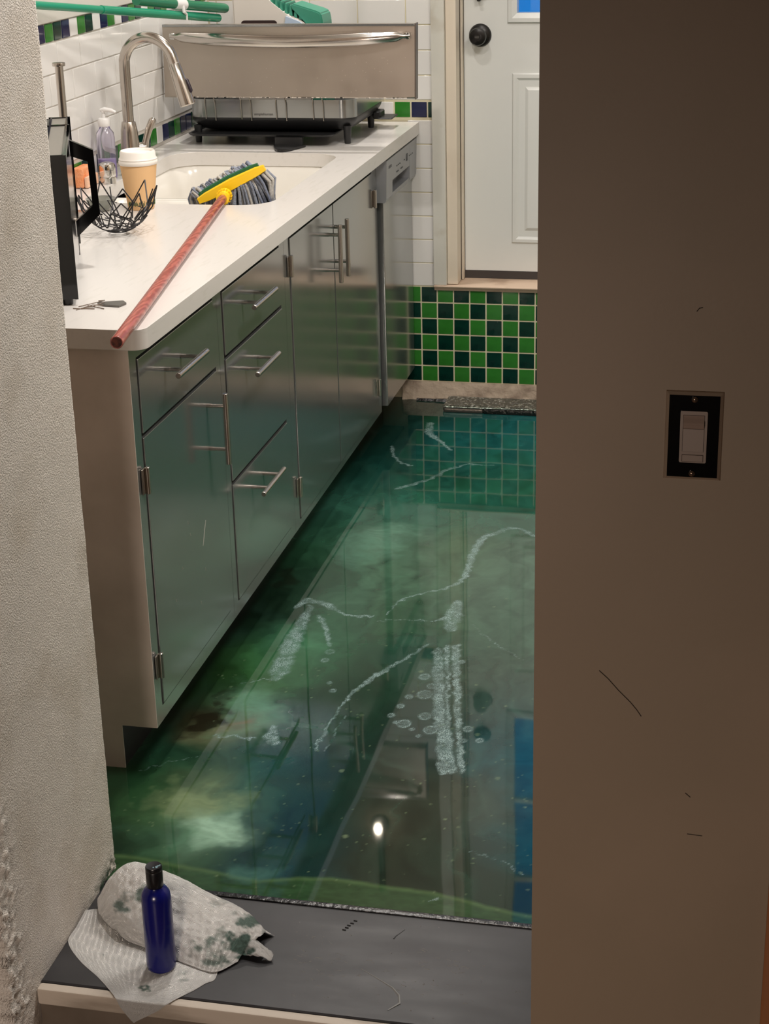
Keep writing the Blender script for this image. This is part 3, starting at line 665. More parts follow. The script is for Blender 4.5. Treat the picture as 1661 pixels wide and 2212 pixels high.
bm = bmesh.new(); prof = [(1.388, .862), (1.394, .872), (1.404, .8755), (1.416, .8755), (1.426, .872), (1.432, .862)]
prism(bm, prof, SX0+.001, SX1-.001, 'yz'); obj('divider', bm, sink_white, sk, ang=60)
for y in (1.272, 1.675):
    bm = bmesh.new(); lathe(bm, [(.045, .697), (.045, .699), (.036, .6985), (.03, .694), (.004, .694)], (-.31, y, 0), seg=28, capb=False); obj('drain', bm, satin, sk)

# ---------------- faucet ----------------
t = thing('kitchen_faucet', 'tall brushed steel gooseneck faucet with pull-down spray beside the sink', 'faucet', (-.553, 1.545, CT))
bm = bmesh.new(); lathe(bm, [(.030, 0), (.030, .004), (.0275, .008), (.0265, .06), (.0225, .115), (.0185, .139), (.0175, .1405)], (-.553, 1.545, CT+.0005)); obj('body', bm, satin, t)
bm = bmesh.new(); pts = [(-.553, 1.545, CT+.139), (-.553, 1.545, 1.10), (-.553, 1.545, 1.195)]
cxx, rr_ = -.481, .072
for k in range(1, 15):
    a = math.radians(180-12*k); pts.append((cxx+rr_*math.cos(a), 1.545-.004*k*.3, 1.200+rr_*math.sin(a)*1.02))
e_ = Vector(pts[-1]); dr_ = (e_-Vector(pts[-2])).normalized()
pts.append(tuple(e_+dr_*.01)); tube(bm, pts, .0145, 20); obj('gooseneck', bm, satin, t)
bm = bmesh.new(); s0 = e_+dr_*.008; tube(bm, [s0, s0+dr_*.001, s0+dr_*.05, s0+dr_*.102, s0+dr_*.110, s0+dr_*.112], [.0150, .0158, .0182, .0205, .0205, .016], 28); sh = obj('spray_head', bm, satin, t)
nn = Vector((-dr_.z, 0, dr_.x)).normalized(); nn = nn if nn.x > 0 else -nn
bm = bmesh.new(); tube(bm, [s0+dr_*.045+nn*.0155, s0+dr_*.05+nn*.0185, s0+dr_*.078+nn*.0205, s0+dr_*.083+nn*.019], [.003, .0055, .0055, .003], 10); obj('spray_button', bm, mat('button_purple_black', (44, 34, 44), .3), sh)
bm = bmesh.new(); tube(bm, [(-.540, 1.553, .982), (-.528, 1.560, .983), (-.518, 1.567, .984)], [.014, .015, .013], 18); tube(bm, [(-.520, 1.565, .984), (-.516, 1.57, 1.004), (-.509, 1.577, 1.030), (-.5, 1.586, 1.052), (-.497, 1.589, 1.058)], [.0105, .0085, .0100, .0105, .006], 14); obj('lever', bm, satin, t)

# ---------------- small things by the sink ----------------
clear = mat('clear_plastic', (226, 222, 240), .08, trans=.9, ior=1.3)
t = thing('soap_bottle', 'clear pump soap bottle with lilac soap and white cap behind the faucet', 'bottle', (-.598, 1.484, CT))
c0 = (-.598, 1.484, CT+.0005)
bm = bmesh.new(); lathe(bm, [(.022, 0), (.0245, .004), (.0245, .108), (.0225, .121), (.015, .130), (.0125, .139)], c0); obj('bottle_body', bm, clear, t)
bm = bmesh.new(); lathe(bm, [(.021, .002), (.0228, .006), (.0228, .052), (.0005, .052)], c0, capt=False); obj('soap', bm, mat('lilac_soap', (168, 150, 205), .2), t)
wp = mat('white_plastic', (228, 226, 224), .35)
bm = bmesh.new(); lathe(bm, [(.0155, .137), (.0165, .139), (.0165, .155), (.0145, .158), (.005, .159), (.004, .172), (.0065, .173), (.0065, .178), (.003, .18)], c0, seg=28); o = obj('pump_cap', bm, wp, t)
bm = bmesh.new(); tube(bm, [(-.606, 1.484, CT+.179), (-.594, 1.482, CT+.181), (-.575, 1.48, CT+.179), (-.562, 1.479, CT+.174)], [.004, .0065, .0055, .0035], 12); obj('pump_nozzle', bm, wp, o)
t = thing('air_gap', 'polished chrome air gap cap on the worktop beside the soap bottle', 'cap', (-.574, 1.417, CT))
bm = bmesh.new(); lathe(bm, [(.0225, 0), (.0225, .014), (.0205, .016), (.0215, .018), (.0225, .020), (.0225, .044), (.020, .050), (.012, .054), (.003, .0555)], (-.574, 1.417, CT+.0005)); obj('cap', bm, chrome, t)
# sponge caddy
t = thing('sponge', 'orange kitchen sponge standing on edge by the chrome cap', 'sponge', (-.614, 1.365, CT))
bm = bmesh.new()
bx(bm, (-.638, 1.325, CT+.0005), (-.604, 1.405, CT+.052), .006, seg=2)
obj('foam', bm, mat('orange_foam', (238, 150, 96), .9, bump=(160, .8, .003), var=(20, (232, 176, 140), .45, .65)), t)
obj('scrub_pad', box((-.6035, 1.326, CT+.001), (-.594, 1.404, CT+.030), .003, 2), mat('peach_pad', (235, 190, 160), .9, bump=(200, .8, .002)), t)
# coffee cup
kraft = mat('kraft_ripple', (224, 182, 132), .75, bump=(60, .2, .001))
nt = kraft.node_tree; b = nt.nodes['Principled BSDF']
t = thing('coffee_cup', 'ribbed kraft paper coffee cup with white lid behind the wire bowl', 'cup', (-.362, 1.085, CT))
bm = bmesh.new(); n = 180; c0 = (-.362, 1.085, CT+.0005); rows = []
for r0, h in ((.0305, 0), (.0315, .002), (.0325, .012), (.0440, .110), (.0440, .114)):
    rib = .0005 if .01 < h < .112 else 0
    rows.append([bm.verts.new((c0[0]+(r0+rib*(k % 2))*math.cos(2*math.pi*k/n), c0[1]+(r0+rib*(k % 2))*math.sin(2*math.pi*k/n), c0[2]+h)) for k in range(n)])
for a, b in zip(rows, rows[1:]):
    for k in range(n): bm.faces.new((a[k], a[(k+1) % n], b[(k+1) % n], b[k]))
bm.faces.new(rows[0][::-1]); bm.faces.new(rows[-1]); obj('cup_body', bm, kraft, t, ang=80)
bm = bmesh.new(); lathe(bm, [(.0452, .1075), (.0470, .110), (.0470, .116), (.0455, .118), (.0465, .121), (.0435, .125), (.0425, .137), (.0400, .1405), (.0380, .1385), (.0370, .134), (.002, .1335)], c0, seg=48); obj('lid', bm, mat('lid_white', (236, 230, 222), .4), t)
bm = bmesh.new(); gp = mat('green_print', (58, 84, 48), .7)
for k in range(46):
    a = math.radians(-130+k*3.9); h = .010+(.002 if k % 3 else .0); r = .0334
    if k % 7 == 6: continue
    x, y = c0[0]+r*math.cos(a), c0[1]+r*math.sin(a)
    tube(bm, [(x, y, c0[2]+h), (x+.0005*math.cos(a), y+.0005*math.sin(a), c0[2]+h+.008+.003*(k % 2))], .0008, 4)
pm = obj('printed_band', bm, gp, t)
# glass dish
t = thing('glass_dish', 'small grey glass dish seen through the wire bowl', 'dish', (-.452, 1.05, CT))
bm = bmesh.new(); lathe(bm, [(.018, 0), (.024, .003), (.034, .022), (.036, .030), (.033, .030), (.030, .022), (.020, .006), (.002, .005)], (-.452, 1.05, CT+.0005), capt=False); obj('dish_body', bm, mat('smoky_glass', (176, 178, 170), .1, trans=.6, ior=1.4), t)
# wire bowl
t = thing('wire_bowl', 'open black wire bowl of crossing twigs on the white worktop', 'bowl', (-.314, .80, CT))
bc = Vector((-.314, .80, CT+.0022)); rs = random.Random(11)
def bowl_pt(a, s):   # s 0 bottom .. 1 rim
    th = s*1.22; R0 = .1
    return bc + Vector((R0*math.sin(th)*math.cos(a), R0*math.sin(th)*math.sin(a), R0*(1-math.cos(th))*1.38))
bm = bmesh.new()
for i in range(34):      # lower tangle
    a = rs.uniform(0, 2*math.pi); s_ = rs.uniform(.18, .55); da = rs.uniform(.5, 1.3)*rs.choice((-1, 1)); ds = rs.uniform(-.2, .2)
    tube(bm, [bowl_pt(a+da*k/4, max(.1, min(.66, s_+ds*k/4))) for k in range(5)], .0014, 6)
n = 11
for i in range(n):       # zigzag crown of large diamonds
    a = 2*math.pi*(i+rs.uniform(-.12, .12))/n; top = bowl_pt(a, rs.uniform(.93, 1.08)); w_ = math.pi/n
    for sgn in (-1, 1):
        m_ = bowl_pt(a+sgn*w_, rs.uniform(.70, .78)); e = bowl_pt(a+sgn*w_*rs.uniform(1.7, 2.3), rs.uniform(.42, .5))
        tube(bm, [top, m_, e], .0016, 6)
    if i % 2: tube(bm, [bowl_pt(a+w_, .45), bowl_pt(a+w_*1.1, .74), bowl_pt(a+w_*rs.uniform(.8, 1.4), .98)], .0015, 6)
for i in range(12):
    a = rs.uniform(0, 2*math.pi); s_ = rs.uniform(.4, .55)
    tube(bm, [bowl_pt(a, s_), bowl_pt(a+rs.uniform(-.25, .25), s_+.25), bowl_pt(a+rs.uniform(-.3, .3), rs.uniform(.72, .9))], .0014, 6)
tube(bm, [bowl_pt(2*math.pi*k/30, .16) for k in range(30)], .0015, 6, closed=True)
tube(bm, [bowl_pt(2*math.pi*k/30, .33) for k in range(30)], .0013, 6, closed=True)
o = obj('wire_twigs', bm, mat('black_wire', (34, 32, 34), .4, .3), t)

# ---------------- microwave ----------------
t = thing('microwave', 'black countertop microwave with loop handle at the left end of the worktop', 'microwave', (-.3, .3, CT))
o_ = Vector((-.152, .145, 0)); du = Vector((-.361, .933, 0)).normalized(); nv = Vector((.933, .361, 0)).normalized()
def mw(u, v, z): return o_+du*u-nv*v+Vector((0, 0, z))
def mwbox(bm, u0, u1, v0, v1, z0, z1, bev=0):
    r = bmesh.ops.create_cube(bm, size=1); vs = r['verts']
    for q in vs:
        c = q.co.copy(); q.co = mw((u0+u1)/2+c.x*(u1-u0), (v0+v1)/2+c.y*(v1-v0), (z0+z1)/2+c.z*(z1-z0))
    if bev: bmesh.ops.bevel(bm, geom=list({e for q in vs for e in q.link_edges}), offset=bev, segments=2, affect='EDGES')
    return bm
obj('housing', mwbox(bmesh.new(), 0.003, .515, .040, .34, .928, 1.193, .003), mat('mw_housing', (34, 34, 35), .4), t)
obj('top_panel', mwbox(bmesh.new(), 0.004, .514, .041, .339, 1.1932, 1.1945, 0), mat('mw_top', (118, 116, 112), .45, .6), t)
d = obj('door', mwbox(bmesh.new(), 0, .40, .002, .0385, .930, 1.1945, .004), black_gloss, t); d['label'] = 'glossy black door'
obj('door_cap', mwbox(bmesh.new(), 0.003, .517, .004, .038, 1.1947, 1.1962, 0), mat('mw_cap', (150, 146, 140), .35, .6), t)
obj('control_strip', mwbox(bmesh.new(), .402, .518, .002, .0385, .930, 1.1945, .004), black_gloss, t)
obj('front_glass', mwbox(bmesh.new(), 0.012, .395, -.0012, .0018, .938, 1.186, 0), mat('mw_front_steel', (150, 150, 150), .1, 1), d)
# trapezoid loop handle
bm = bmesh.new(); hu = .30
P = [(0, 1.182), (.046, 1.160), (.050, 1.030), (0, .985)]; Q = [(0, 1.150), (.033, 1.138), (.036, 1.048), (0, 1.018)]
fa = []
for u in (hu-.008, hu+.008):
    fa.append(([bm.verts.new(mw(u, -v-.002, z)) for v, z in P], [bm.verts.new(mw(u, -v-.002, z)) for v, z in Q]))
for (p, q), s in zip(fa, (1, -1)):
    for k in range(3): bm.faces.new((p[k], p[k+1], q[k+1], q[k]))
(p1, q1), (p2, q2) = fa
for k in range(3): bm.faces.new((p1[k], p1[k+1], p2[k+1], p2[k])); bm.faces.new((q1[k], q1[k+1], q2[k+1], q2[k]))
bm.faces.new((p1[0], q1[0], q2[0], p2[0])); bm.faces.new((p1[3], q1[3], q2[3], p2[3]))
obj('handle', bm, black_gloss, d, smooth=False)
for u, v in ((.02, .06), (.49, .06), (.02, .31), (.49, .31), (.012, .018)):
    p = mw(u, v, 0); bm = bmesh.new(); lathe(bm, [(.009, CT+.0004), (.010, .9285)], (p.x, p.y, 0), seg=14); obj('foot', bm, black_plastic, t)
# paper towel post behind the microwave
t = thing('paper_towel_holder', 'slim steel paper towel post rising behind the microwave', 'towel holder', (-.487, .95, CT))
bm = bmesh.new(); lathe(bm, [(.06, 0), (.06, .006), (.056, .009), (.01, .010)], (-.487, .95, CT+.0005)); obj('base', bm, satin, t)
bm = bmesh.new(); lathe(bm, [(.0095, .010), (.0095, .352)], (-.487, .95, CT+.0005), seg=20); obj('post', bm, satin, t)
bm = bmesh.new(); lathe(bm, [(.0145, .3525), (.0150, .354), (.0150, .3585), (.0145, .360)], (-.487, .95, CT+.0005), seg=24); obj('cap', bm, satin, t)
# bits on the counter
t = thing('metal_blade', 'small flat grey metal scraper blade lying near the mop handle end', 'blade', (-.09, .152, CT))
bm = bmesh.new(); prism(bm, [(-.118, .158), (-.072, .176), (-.060, .160), (-.066, .136), (-.098, .140)], CT+.0006, CT+.004, 'xy'); obj('blade', bm, mat('dull_metal', (120, 118, 114), .35, .8), t, smooth=False)
t = tag(obj('wire_scrap', (lambda bm: [tube(bm, p, .0009, 5) for p in ([(-.145, .130, CT+.001), (-.12, .150, CT+.004), (-.105, .165, CT+.006), (-.12, .170, CT+.003)], [(-.135, .118, CT+.001), (-.115, .128, CT+.003), (-.10, .150, CT+.006)], [(-.150, .115, CT+.001), (-.125, .113, CT+.002), (-.108, .118, CT+.001)], [(-.14, .105, CT+.001), (-.118, .135, CT+.004), (-.098, .138, CT+.003)], [(-.13, .14, CT+.0012), (-.11, .128, CT+.002), (-.09, .12, CT+.001)])] and bm)(bmesh.new()), mat('wire_brown', (110, 92, 76), .5)), 'loose tangle of thin brown wires beside the metal blade', 'wire')

# ---------------- mop ----------------
t = thing('mop', 'string mop lying on the worktop, red wood-grain handle and yellow clamp over the sink', 'mop', (.036, -.146, CT))
h0 = Vector((.0365, -.148, CT+.0125)); h1 = Vector((-.180, 1.178, CT+.0145)); hd = (h1-h0).normalized()
mm = bpy.data.materials.new('red_wood_grain'); mm.use_nodes = True; nt = mm.node_tree; N = nt.nodes; L = nt.links; b = N['Principled BSDF']
tc = N.new('ShaderNodeTexCoord'); mp = N.new('ShaderNodeMapping'); mp.inputs['Scale'].default_value = (9, 1.6, 9); mp.inputs['Rotation'].default_value = (0, 0, -.162)
wv = N.new('ShaderNodeTexWave'); wv.inputs['Scale'].default_value = 4; wv.inputs['Distortion'].default_value = 14; wv.inputs['Detail'].default_value = 3
L.new(tc.outputs['Object'], mp.inputs[0]); L.new(mp.outputs[0], wv.inputs['Vector'])
cr = N.new('ShaderNodeValToRGB'); cr.color_ramp.elements[0].color = lin((138, 64, 54))+(1,); cr.color_ramp.elements[1].color = lin((170, 90, 78))+(1,); cr.color_ramp.elements[0].position = .1
L.new(wv.outputs['Fac'], cr.inputs[0]); L.new(cr.outputs[0], b.inputs['Base Color']); b.inputs['Roughness'].default_value = .25
bm = bmesh.new(); tube(bm, [h0, h0+hd*.001, h1], [.0108, .0115, .0108], 24); obj('handle', bm, mm, t)
bm = bmesh.new(); tube(bm, [h0-hd*.0004, h0-hd*.0001], .0095, 20); obj('handle_end', bm, mat('end_grain', (96, 48, 36), .8, bump=(200, .8, .002), var=(120, (60, 30, 24), .4, .6)), t)
yel = mat('yellow_plastic', (246, 200, 22), .35); grn = mat('green_plastic', (22, 92, 58), .45)
ba = Vector((-.252, 1.188, .912)); bb = Vector((-.086, 1.214, .992)); bd = (bb-ba).normalized(); up = bd.cross(hd).normalized()
if up.z < 0: up = -up
fc = h1+hd*.0
bm = bmesh.new(); tube(bm, [h1-hd*.030, h1-hd*.029, h1-hd*.012, h1+hd*.004, h1+hd*.018], [.0135, .0148, .0138, .0155, .018], 24)
tube(bm, [h1-hd*.029, h1-hd*.023], .0162, 24)
for k in range(16):
    a = 2*math.pi*k/16; u, v = frame_of(hd); p = h1+hd*.006+(u*math.cos(a)+v*math.sin(a))*.0175; tube(bm, [p-hd*.006, p+hd*.006], .0022, 5)
obj('socket', bm, yel, t)
def barprism(bm, off, w_, th, a=ba, b=bb, ends=.6):
    """flat tapered bar along the clamp"""
    mid = (a+b)/2; Rr = []
    for p, s in ((a, ends), (a+(b-a)*.12, .9), (mid, 1.15), (b-(b-a)*.12, .9), (b, ends)):
        p = p+off; Rr.append([bm.verts.new(p+up*w_*s*i+hd*th*j) for i, j in ((-.5, -.5), (.5, -.5), (.62, 0), (.5, .5), (-.5, .5), (-.62, 0))])
    for x_, y_ in zip(Rr, Rr[1:]):
        for k in range(6): bm.faces.new((x_[k], x_[(k+1) % 6], y_[(k+1) % 6], y_[k]))
    bm.faces.new(Rr[0][::-1]); bm.faces.new(Rr[-1])
off = hd*.016
bm = bmesh.new(); barprism(bm, off, .021, .016); obj('clamp_bar', bm, yel, t, ang=60)
bm = bmesh.new(); barprism(bm, off+hd*.015+up*.010, .018, .012, ba+bd*.006, bb-bd*.014); obj('scrub_bar', bm, grn, t, ang=50)
sm = mat('mop_yarn', (140, 146, 158), .95, bump=(220, .7, .004), var=(16, (96, 104, 126), .42, .62))
sm2 = mat('mop_yarn_pale', (184, 180, 172), .95, bump=(220, .7, .004), var=(16, (130, 132, 136), .42, .62))
rs = random.Random(21)
for mat_, cnt in ((sm, 62), (sm2, 34)):
    bm = bmesh.new()
    for i in range(cnt):     # front fringe dropping into the basin
        f = rs.uniform(.30, 1.0); p = ba+(bb-ba)*f+off-up*rs.uniform(.006, .012)+hd*rs.uniform(-.006, .03)
        dx = (f-.62)*.16+rs.uniform(-.012, .012); dy = rs.uniform(-.005, .03)
        q = Vector((p.x+dx*.25+.004, p.y+dy*.3, p.z-.02)); q2 = Vector((p.x+dx*.7+.008, p.y+dy*.7, p.z-.065)); q3 = Vector((p.x+dx+.010, p.y+dy, max(.80, p.z-.16+rs.uniform(-.02, .02))))
        if q3.x > SX1-.018: q3.x = SX1-.018
        if q2.x > SX1-.015: q2.x = SX1-.015
        q3.y = max(q3.y, 1.190); q2.y = max(q2.y, 1.180)
        tube(bm, [p, q, q2, q3], rs.uniform(.0030, .0042), 7)
    for i in range(int(cnt*1.0)):      # loops piled over the back
        f = rs.uniform(-.06, .86); p = ba+(bb-ba)*f+off+hd*rs.uniform(.012, .03)+up*rs.uniform(.006, .016)
        s = rs.uniform(.6, 1)
        q = p-bd*.010*s+up*.018*s+hd*.012*s; q2 = p-bd*.026*s+up*.004+hd*.022*s; q3 = p-bd*.034*s-up*.022+hd*.020; q4 = q3+Vector((-.006, .012, -.06))
        q4.y = max(q4.y, 1.185)
        tube(bm, [p, q, q2, q3, q4], rs.uniform(.0032, .0044), 7)
    o = obj('mop_strings', bm, mat_, t); o['kind'] = 'stuff'

# ---------------- dish rack ----------------
t = thing('dish_rack', 'steel and black dish rack with drip spout carrying the steel panel', 'dish rack', (-.31, 2.25, CT))
X0, X1, Y0, Y1 = -.568, -.062, 2.085, 2.50
bm = bmesh.new(); o_l = rrect(X0, Y0, X1, Y1, .045, 7); i_l = rrect(X0+.003, Y0+.003, X1-.003, Y1-.003, .043, 7)
Ls = [[bm.verts.new((x, y, z)) for x, y in pl] for pl, z in ((o_l, .990), (o_l, 1.042), (i_l, 1.042), (i_l, .990))]
walls(bm, Ls+[Ls[0]]); obj('steel_band', bm, steel, t, ang=40)
bm = bmesh.new(); Ls = []
for ins, z in ((0.0, .9895), (0, .984), (.004, .975), (.016, .958), (.03, .952)):
    Ls.append([bm.verts.new((x, y, z)) for x, y in rrect(X0+ins, Y0+ins, X1-ins, Y1-ins, .045, 7)])
walls(bm, Ls); bm.faces.new(Ls[-1]); bm.faces.new([bm.verts.new(v.co) for v in Ls[0]][::-1]) ; obj('plastic_base', bm, black_plastic, t, ang=50)
for x in (X0+.022, X1-.026):
    for y in (Y0+.02, Y1-.08):
        bm = bmesh.new(); lathe(bm, [(.0085, CT+.0004), (.0095, CT+.004), (.0125, .966)], (x, y, 0), seg=20); obj('leg', bm, black_plastic, t)
bm = bmesh.new(); P = rrect(X0+.012, 2.030, X1-.055, 2.30, .03, 6)
Ls = [[bm.verts.new((x, y, z)) for x, y in pl] for pl, z in ((P, .9555), (rrect(X0+.008, 2.026, X1-.051, 2.304, .03, 6), .961), (rrect(X0+.014, 2.032, X1-.057, 2.298, .03, 6), .9615), (rrect(X0+.02, 2.04, X1-.063, 2.29, .03, 6), .957))]
# drip tray just in front of and below the base
for L1 in Ls:
    for v in L1: v.co.z -= .012
walls(bm, Ls); bm.faces.new(Ls[0]); bm.faces.new(Ls[-1]); obj('drip_tray', bm, black_plastic, t, ang=30)
bm = bmesh.new(); prism(bm, [(-.294, 2.03), (-.196, 2.03), (-.222, 1.955), (-.234, 1.937), (-.245, 1.933), (-.256, 1.937), (-.268, 1.955)], .9155, .921, 'xy')
prism(bm, [(-.286, 2.02), (-.204, 2.02), (-.21, 2.06), (-.28, 2.06)], .921, .943, 'xy'); obj('drip_spout', bm, black_plastic, t, ang=30)
wire = mat('rack_wire', (178, 174, 168), .2, 1)
for x in (-.497, -.387, -.280, -.168):
    bm = bmesh.new(); tube(bm, [(x-.014, Y0-.004, .986), (x-.016, Y0-.0045, 1.03), (x-.016, Y0-.0045, 1.046), (x-.010, Y0+.004, 1.049)], .0016, 8); tube(bm, [(x+.016, Y0-.004, .982), (x+.015, Y0-.0045, 1.03), (x+.012, Y0-.0045, 1.046), (x+.008, Y0+.004, 1.049)], .0016, 8); obj('wire_hook', bm, wire, t)
tx = bpy.data.curves.new('lettering', 'FONT'); tx.body = 'simplehuman'; tx.size = .011; tx.align_x = 'CENTER'; tx.extrude = .0002
to = bpy.data.objects.new('lettering', tx); C.objects.link(to); bpy.context.view_layer.update()
me = bpy.data.meshes.new_from_object(to); bpy.data.objects.remove(to); me.transform(Matrix.Translation((-.335, Y0-.0006, .997)) @ Matrix.Rotation(math.pi/2, 4, 'X'))
lo = bpy.data.objects.new('lettering', me); C.objects.link(lo); me.materials.clear(); me.materials.append(mat('print_black', (50, 46, 44), .5)); lo.parent = t; bpy_inv(lo, t)
obj('side_tray', box((X1+.002, 2.38, .945), (X1+.05, 2.47, .950), .002), black_plastic, t)
bm = bmesh.new(); bx(bm, (X1-.012, 2.385, .945), (X1+.012, 2.45, .968), .003); obj('side_clip', bm, black_plastic, t)

# ---------------- steel front panel standing on the rack ----------------
t = thing('steel_panel', 'wide brushed steel drawer front with bowed chrome handle standing on the dish rack', 'panel', (-.26, 2.07, 1.05))
PX0, PX1 = -.628, .128; PZ0, PZ1 = 1.0505, 1.256
pst = mat('panel_steel', (186, 176, 166), .30, 1, rvar=(10, .28, .36))
tb = -.02
bm = bmesh.new(); prism(bm, [(2.062, PZ0), (2.060, PZ0+.004), (2.056-tb, PZ1-.004), (2.058-tb, PZ1), (2.086-tb, PZ1), (2.088, PZ0)], PX0, PX1-.004, 'yz'); obj('face', bm, pst, t, smooth=False)
bm = bmesh.new(); prism(bm, [(2.060, PZ0-.002), (2.054-tb, PZ1+.0015), (2.088-tb, PZ1+.0015), (2.090, PZ0-.002)], PX1-.0038, PX1, 'yz'); obj('end_edge', bm, mat('edge_steel', (112, 104, 98), .4, 1), t, smooth=False)
bm = bmesh.new(); bx(bm, (PX0, 2.053-tb, PZ1-.006), (PX1-.004, 2.0575-tb, PZ1+.001), .001); obj('top_lip', bm, steel, t)
# bowed handle
bm = bmesh.new(); rows = []; n = 40
for i in range(n+1):
    f = i/n; x = -.600+(.716-.002)*f; bow = math.sin(math.pi*f)
    yc = 2.061-.004-.030*bow**.6; zc = 1.226-.014*bow; hh = .012+.006*min(1, bow*1.8); th = .006+.006*min(1, bow*2)
    if f > .97 or f < .03: hh *= .45
    rows.append([bm.verts.new((x, yc+th*math.cos(a)*(1 if math.cos(a) < 0 else .6), zc+hh*math.sin(a))) for a in [2*math.pi*k/16 for k in range(16)]])
for a, b in zip(rows, rows[1:]):
    for k in range(16): bm.faces.new((a[k], a[(k+1) % 16], b[(k+1) % 16], b[k]))
bm.faces.new(rows[0][::-1]); bm.faces.new(rows[-1]); obj('handle', bm, mat('worn_chrome', (196, 190, 184), .2, 1), t, ang=60)
for x in (-.592, .104): obj('handle_mount', box((x-.008, 2.05, 1.216), (x+.008, 2.068, 1.234), .002), chrome, t)
bm = bmesh.new(); rs = random.Random(8)
for i in range(70):
    x = rs.uniform(PX0+.02, PX1-.03); z = PZ0+.0015; bx(bm, (x, 2.0585, z-.001), (x+rs.uniform(.002, .01), 2.0600, z+rs.uniform(.0005, .002)))
for i in range(40):
    x = rs.uniform(PX0+.05, PX1-.03); z = rs.uniform(PZ0+.01, PZ0+.12); yy = 2.0602+(z-PZ0)/.2*.016
    bx(bm, (x, yy-.0009, z), (x+.0016, yy, z+.0016))
o = obj('dried_specks', bm, mat('speck_white', (206, 196, 184), .8), t); o['kind'] = 'stuff'

# ---------------- green / white appliance and poles in the rack ----------------
t = thing('steam_cleaner', 'white and green plastic floor cleaner head standing in the rack behind the panel', 'cleaner', (-.34, 2.3, 1.045))
wh = mat('appliance_white', (224, 218, 210), .35); pb = mat('appliance_pale_blue', (186, 204, 226), .35); gg = mat('appliance_green', (62, 142, 118), .4)
bm = bmesh.new(); prism(bm, [(-.462, .991), (-.235, .991), (-.235, 1.235), (-.262, 1.253), (-.296, 1.266), (-.338, 1.290), (-.356, 1.305), (-.385, 1.36), (-.455, 1.42), (-.470, 1.40)], 2.255, 2.38, 'xz')
bmesh.ops.bevel(bm, geom=bm.edges[:], offset=.006, segments=3, affect='EDGES'); obj('body', bm, wh, t)
obj('slot', (lambda bm: prism(bm, rrect(-.440, 1.215, -.330, 1.252, .009, 4), 2.250, 2.2545, 'xz'))(bmesh.new()), mat('slot_dark', (52, 36, 34), .5), t)
bm = bmesh.new(); prism(bm, [(-.318, 1.18), (-.300, 1.264), (-.262, 1.250), (-.236, 1.234), (-.225, 1.18)], 2.246, 2.2535, 'xz'); obj('front_cheek', bm, pb, t)
bm = bmesh.new(); prism(bm, [(-.232, .991), (-.190, .991), (-.191, 1.245), (-.196, 1.270), (-.208, 1.277), (-.285, 1.300), (-.290, 1.285), (-.262, 1.268), (-.240, 1.245)], 2.262, 2.375, 'xz')
bmesh.ops.bevel(bm, geom=bm.edges[:], offset=.004, segments=2, affect='EDGES'); obj('green_shell', bm, gg, t)
for k in range(7):
    x = -.352+k*.0145; z = 1.312-k*.0058
    bm = bmesh.new(); prism(bm, [(x, z-.022), (x+.009, z-.026), (x+.006, z+.004), (x+.002, z+.006)], 2.266, 2.37, 'xz'); obj('fin', bm, gg, t, smooth=False)
obj('fin_back', (lambda bm: prism(bm, [(-.355, 1.292), (-.262, 1.262), (-.262, 1.276), (-.355, 1.318)], 2.30, 2.372, 'xz'))(bmesh.new()), mat('deep_green', (18, 60, 50), .6), t)
pg = mat('pole_green', (20, 138, 104), .25); pg2 = mat('pole_green_dark', (36, 116, 84), .3)
t = thing('broom_pole', 'long bright green telescopic pole resting on the steel panel, lower of the two', 'pole', (-.46, 2.15, 1.25))
e0 = Vector((-.470, 2.115, 1.2715)); e1 = Vector((-.620, 1.02, 1.401)); dv = (e1-e0)
bm = bmesh.new(); tube(bm, [e0-dv*.004, e0-dv*.003, e0+dv*.62], [.0085, .0118, .0112], 18); tube(bm, [e0+dv*.62, e0+dv*1.0], .0098, 18); obj('tube', bm, pg, t)
t = thing('broom_pole', 'shorter dark green pole with rounded end, upper of the two', 'pole', (-.46, 2.15, 1.28))
f0 = Vector((-.456, 2.140, 1.2965)); f1 = Vector((-.600, 1.35, 1.395)); dv = f1-f0
bm = bmesh.new(); tube(bm, [f0-dv*.012, f0-dv*.009, f0, f0+dv*.62], [.008, .0125, .0138, .0135], 18); obj('tube', bm, pg2, t)
bm = bmesh.new(); p = f0+dv*.30; q = f0+dv*.37; tube(bm, [p, p+(q-p)*.1, q-(q-p)*.1, q], [.0155, .0172, .0172, .0155], 20); 
c1 = e0+(e1-e0)*.20
tube(bm, [(q+p)/2+Vector((.013, -.004, -.004)), (q+p)/2+Vector((.016, -.006, -.020)), c1+Vector((.012, -.006, .004)), c1+Vector((.012, -.005, -.012))], [.005, .0045, .0035, .0025], 8)
obj('white_clamp', bm, wp, t)
# ---------------- paper towels and bottle on the step ----------------
tm = bpy.data.materials.new('embossed_paper'); tm.use_nodes = True; nt = tm.node_tree; N = nt.nodes; L = nt.links; b = N['Principled BSDF']
b.inputs['Roughness'].default_value = .9
at = N.new('ShaderNodeAttribute'); at.attribute_name = 'stain'
uv = N.new('ShaderNodeAttribute'); uv.attribute_name = 'sheet'
mx = N.new('ShaderNodeMix'); mx.data_type = 'RGBA'; mx.inputs[6].default_value = lin((242, 240, 236))+(1,); mx.inputs[7].default_value = lin((30, 84, 68))+(1,)
L.new(at.outputs['Fac'], mx.inputs[0]); L.new(mx.outputs[2], b.inputs['Base Color'])
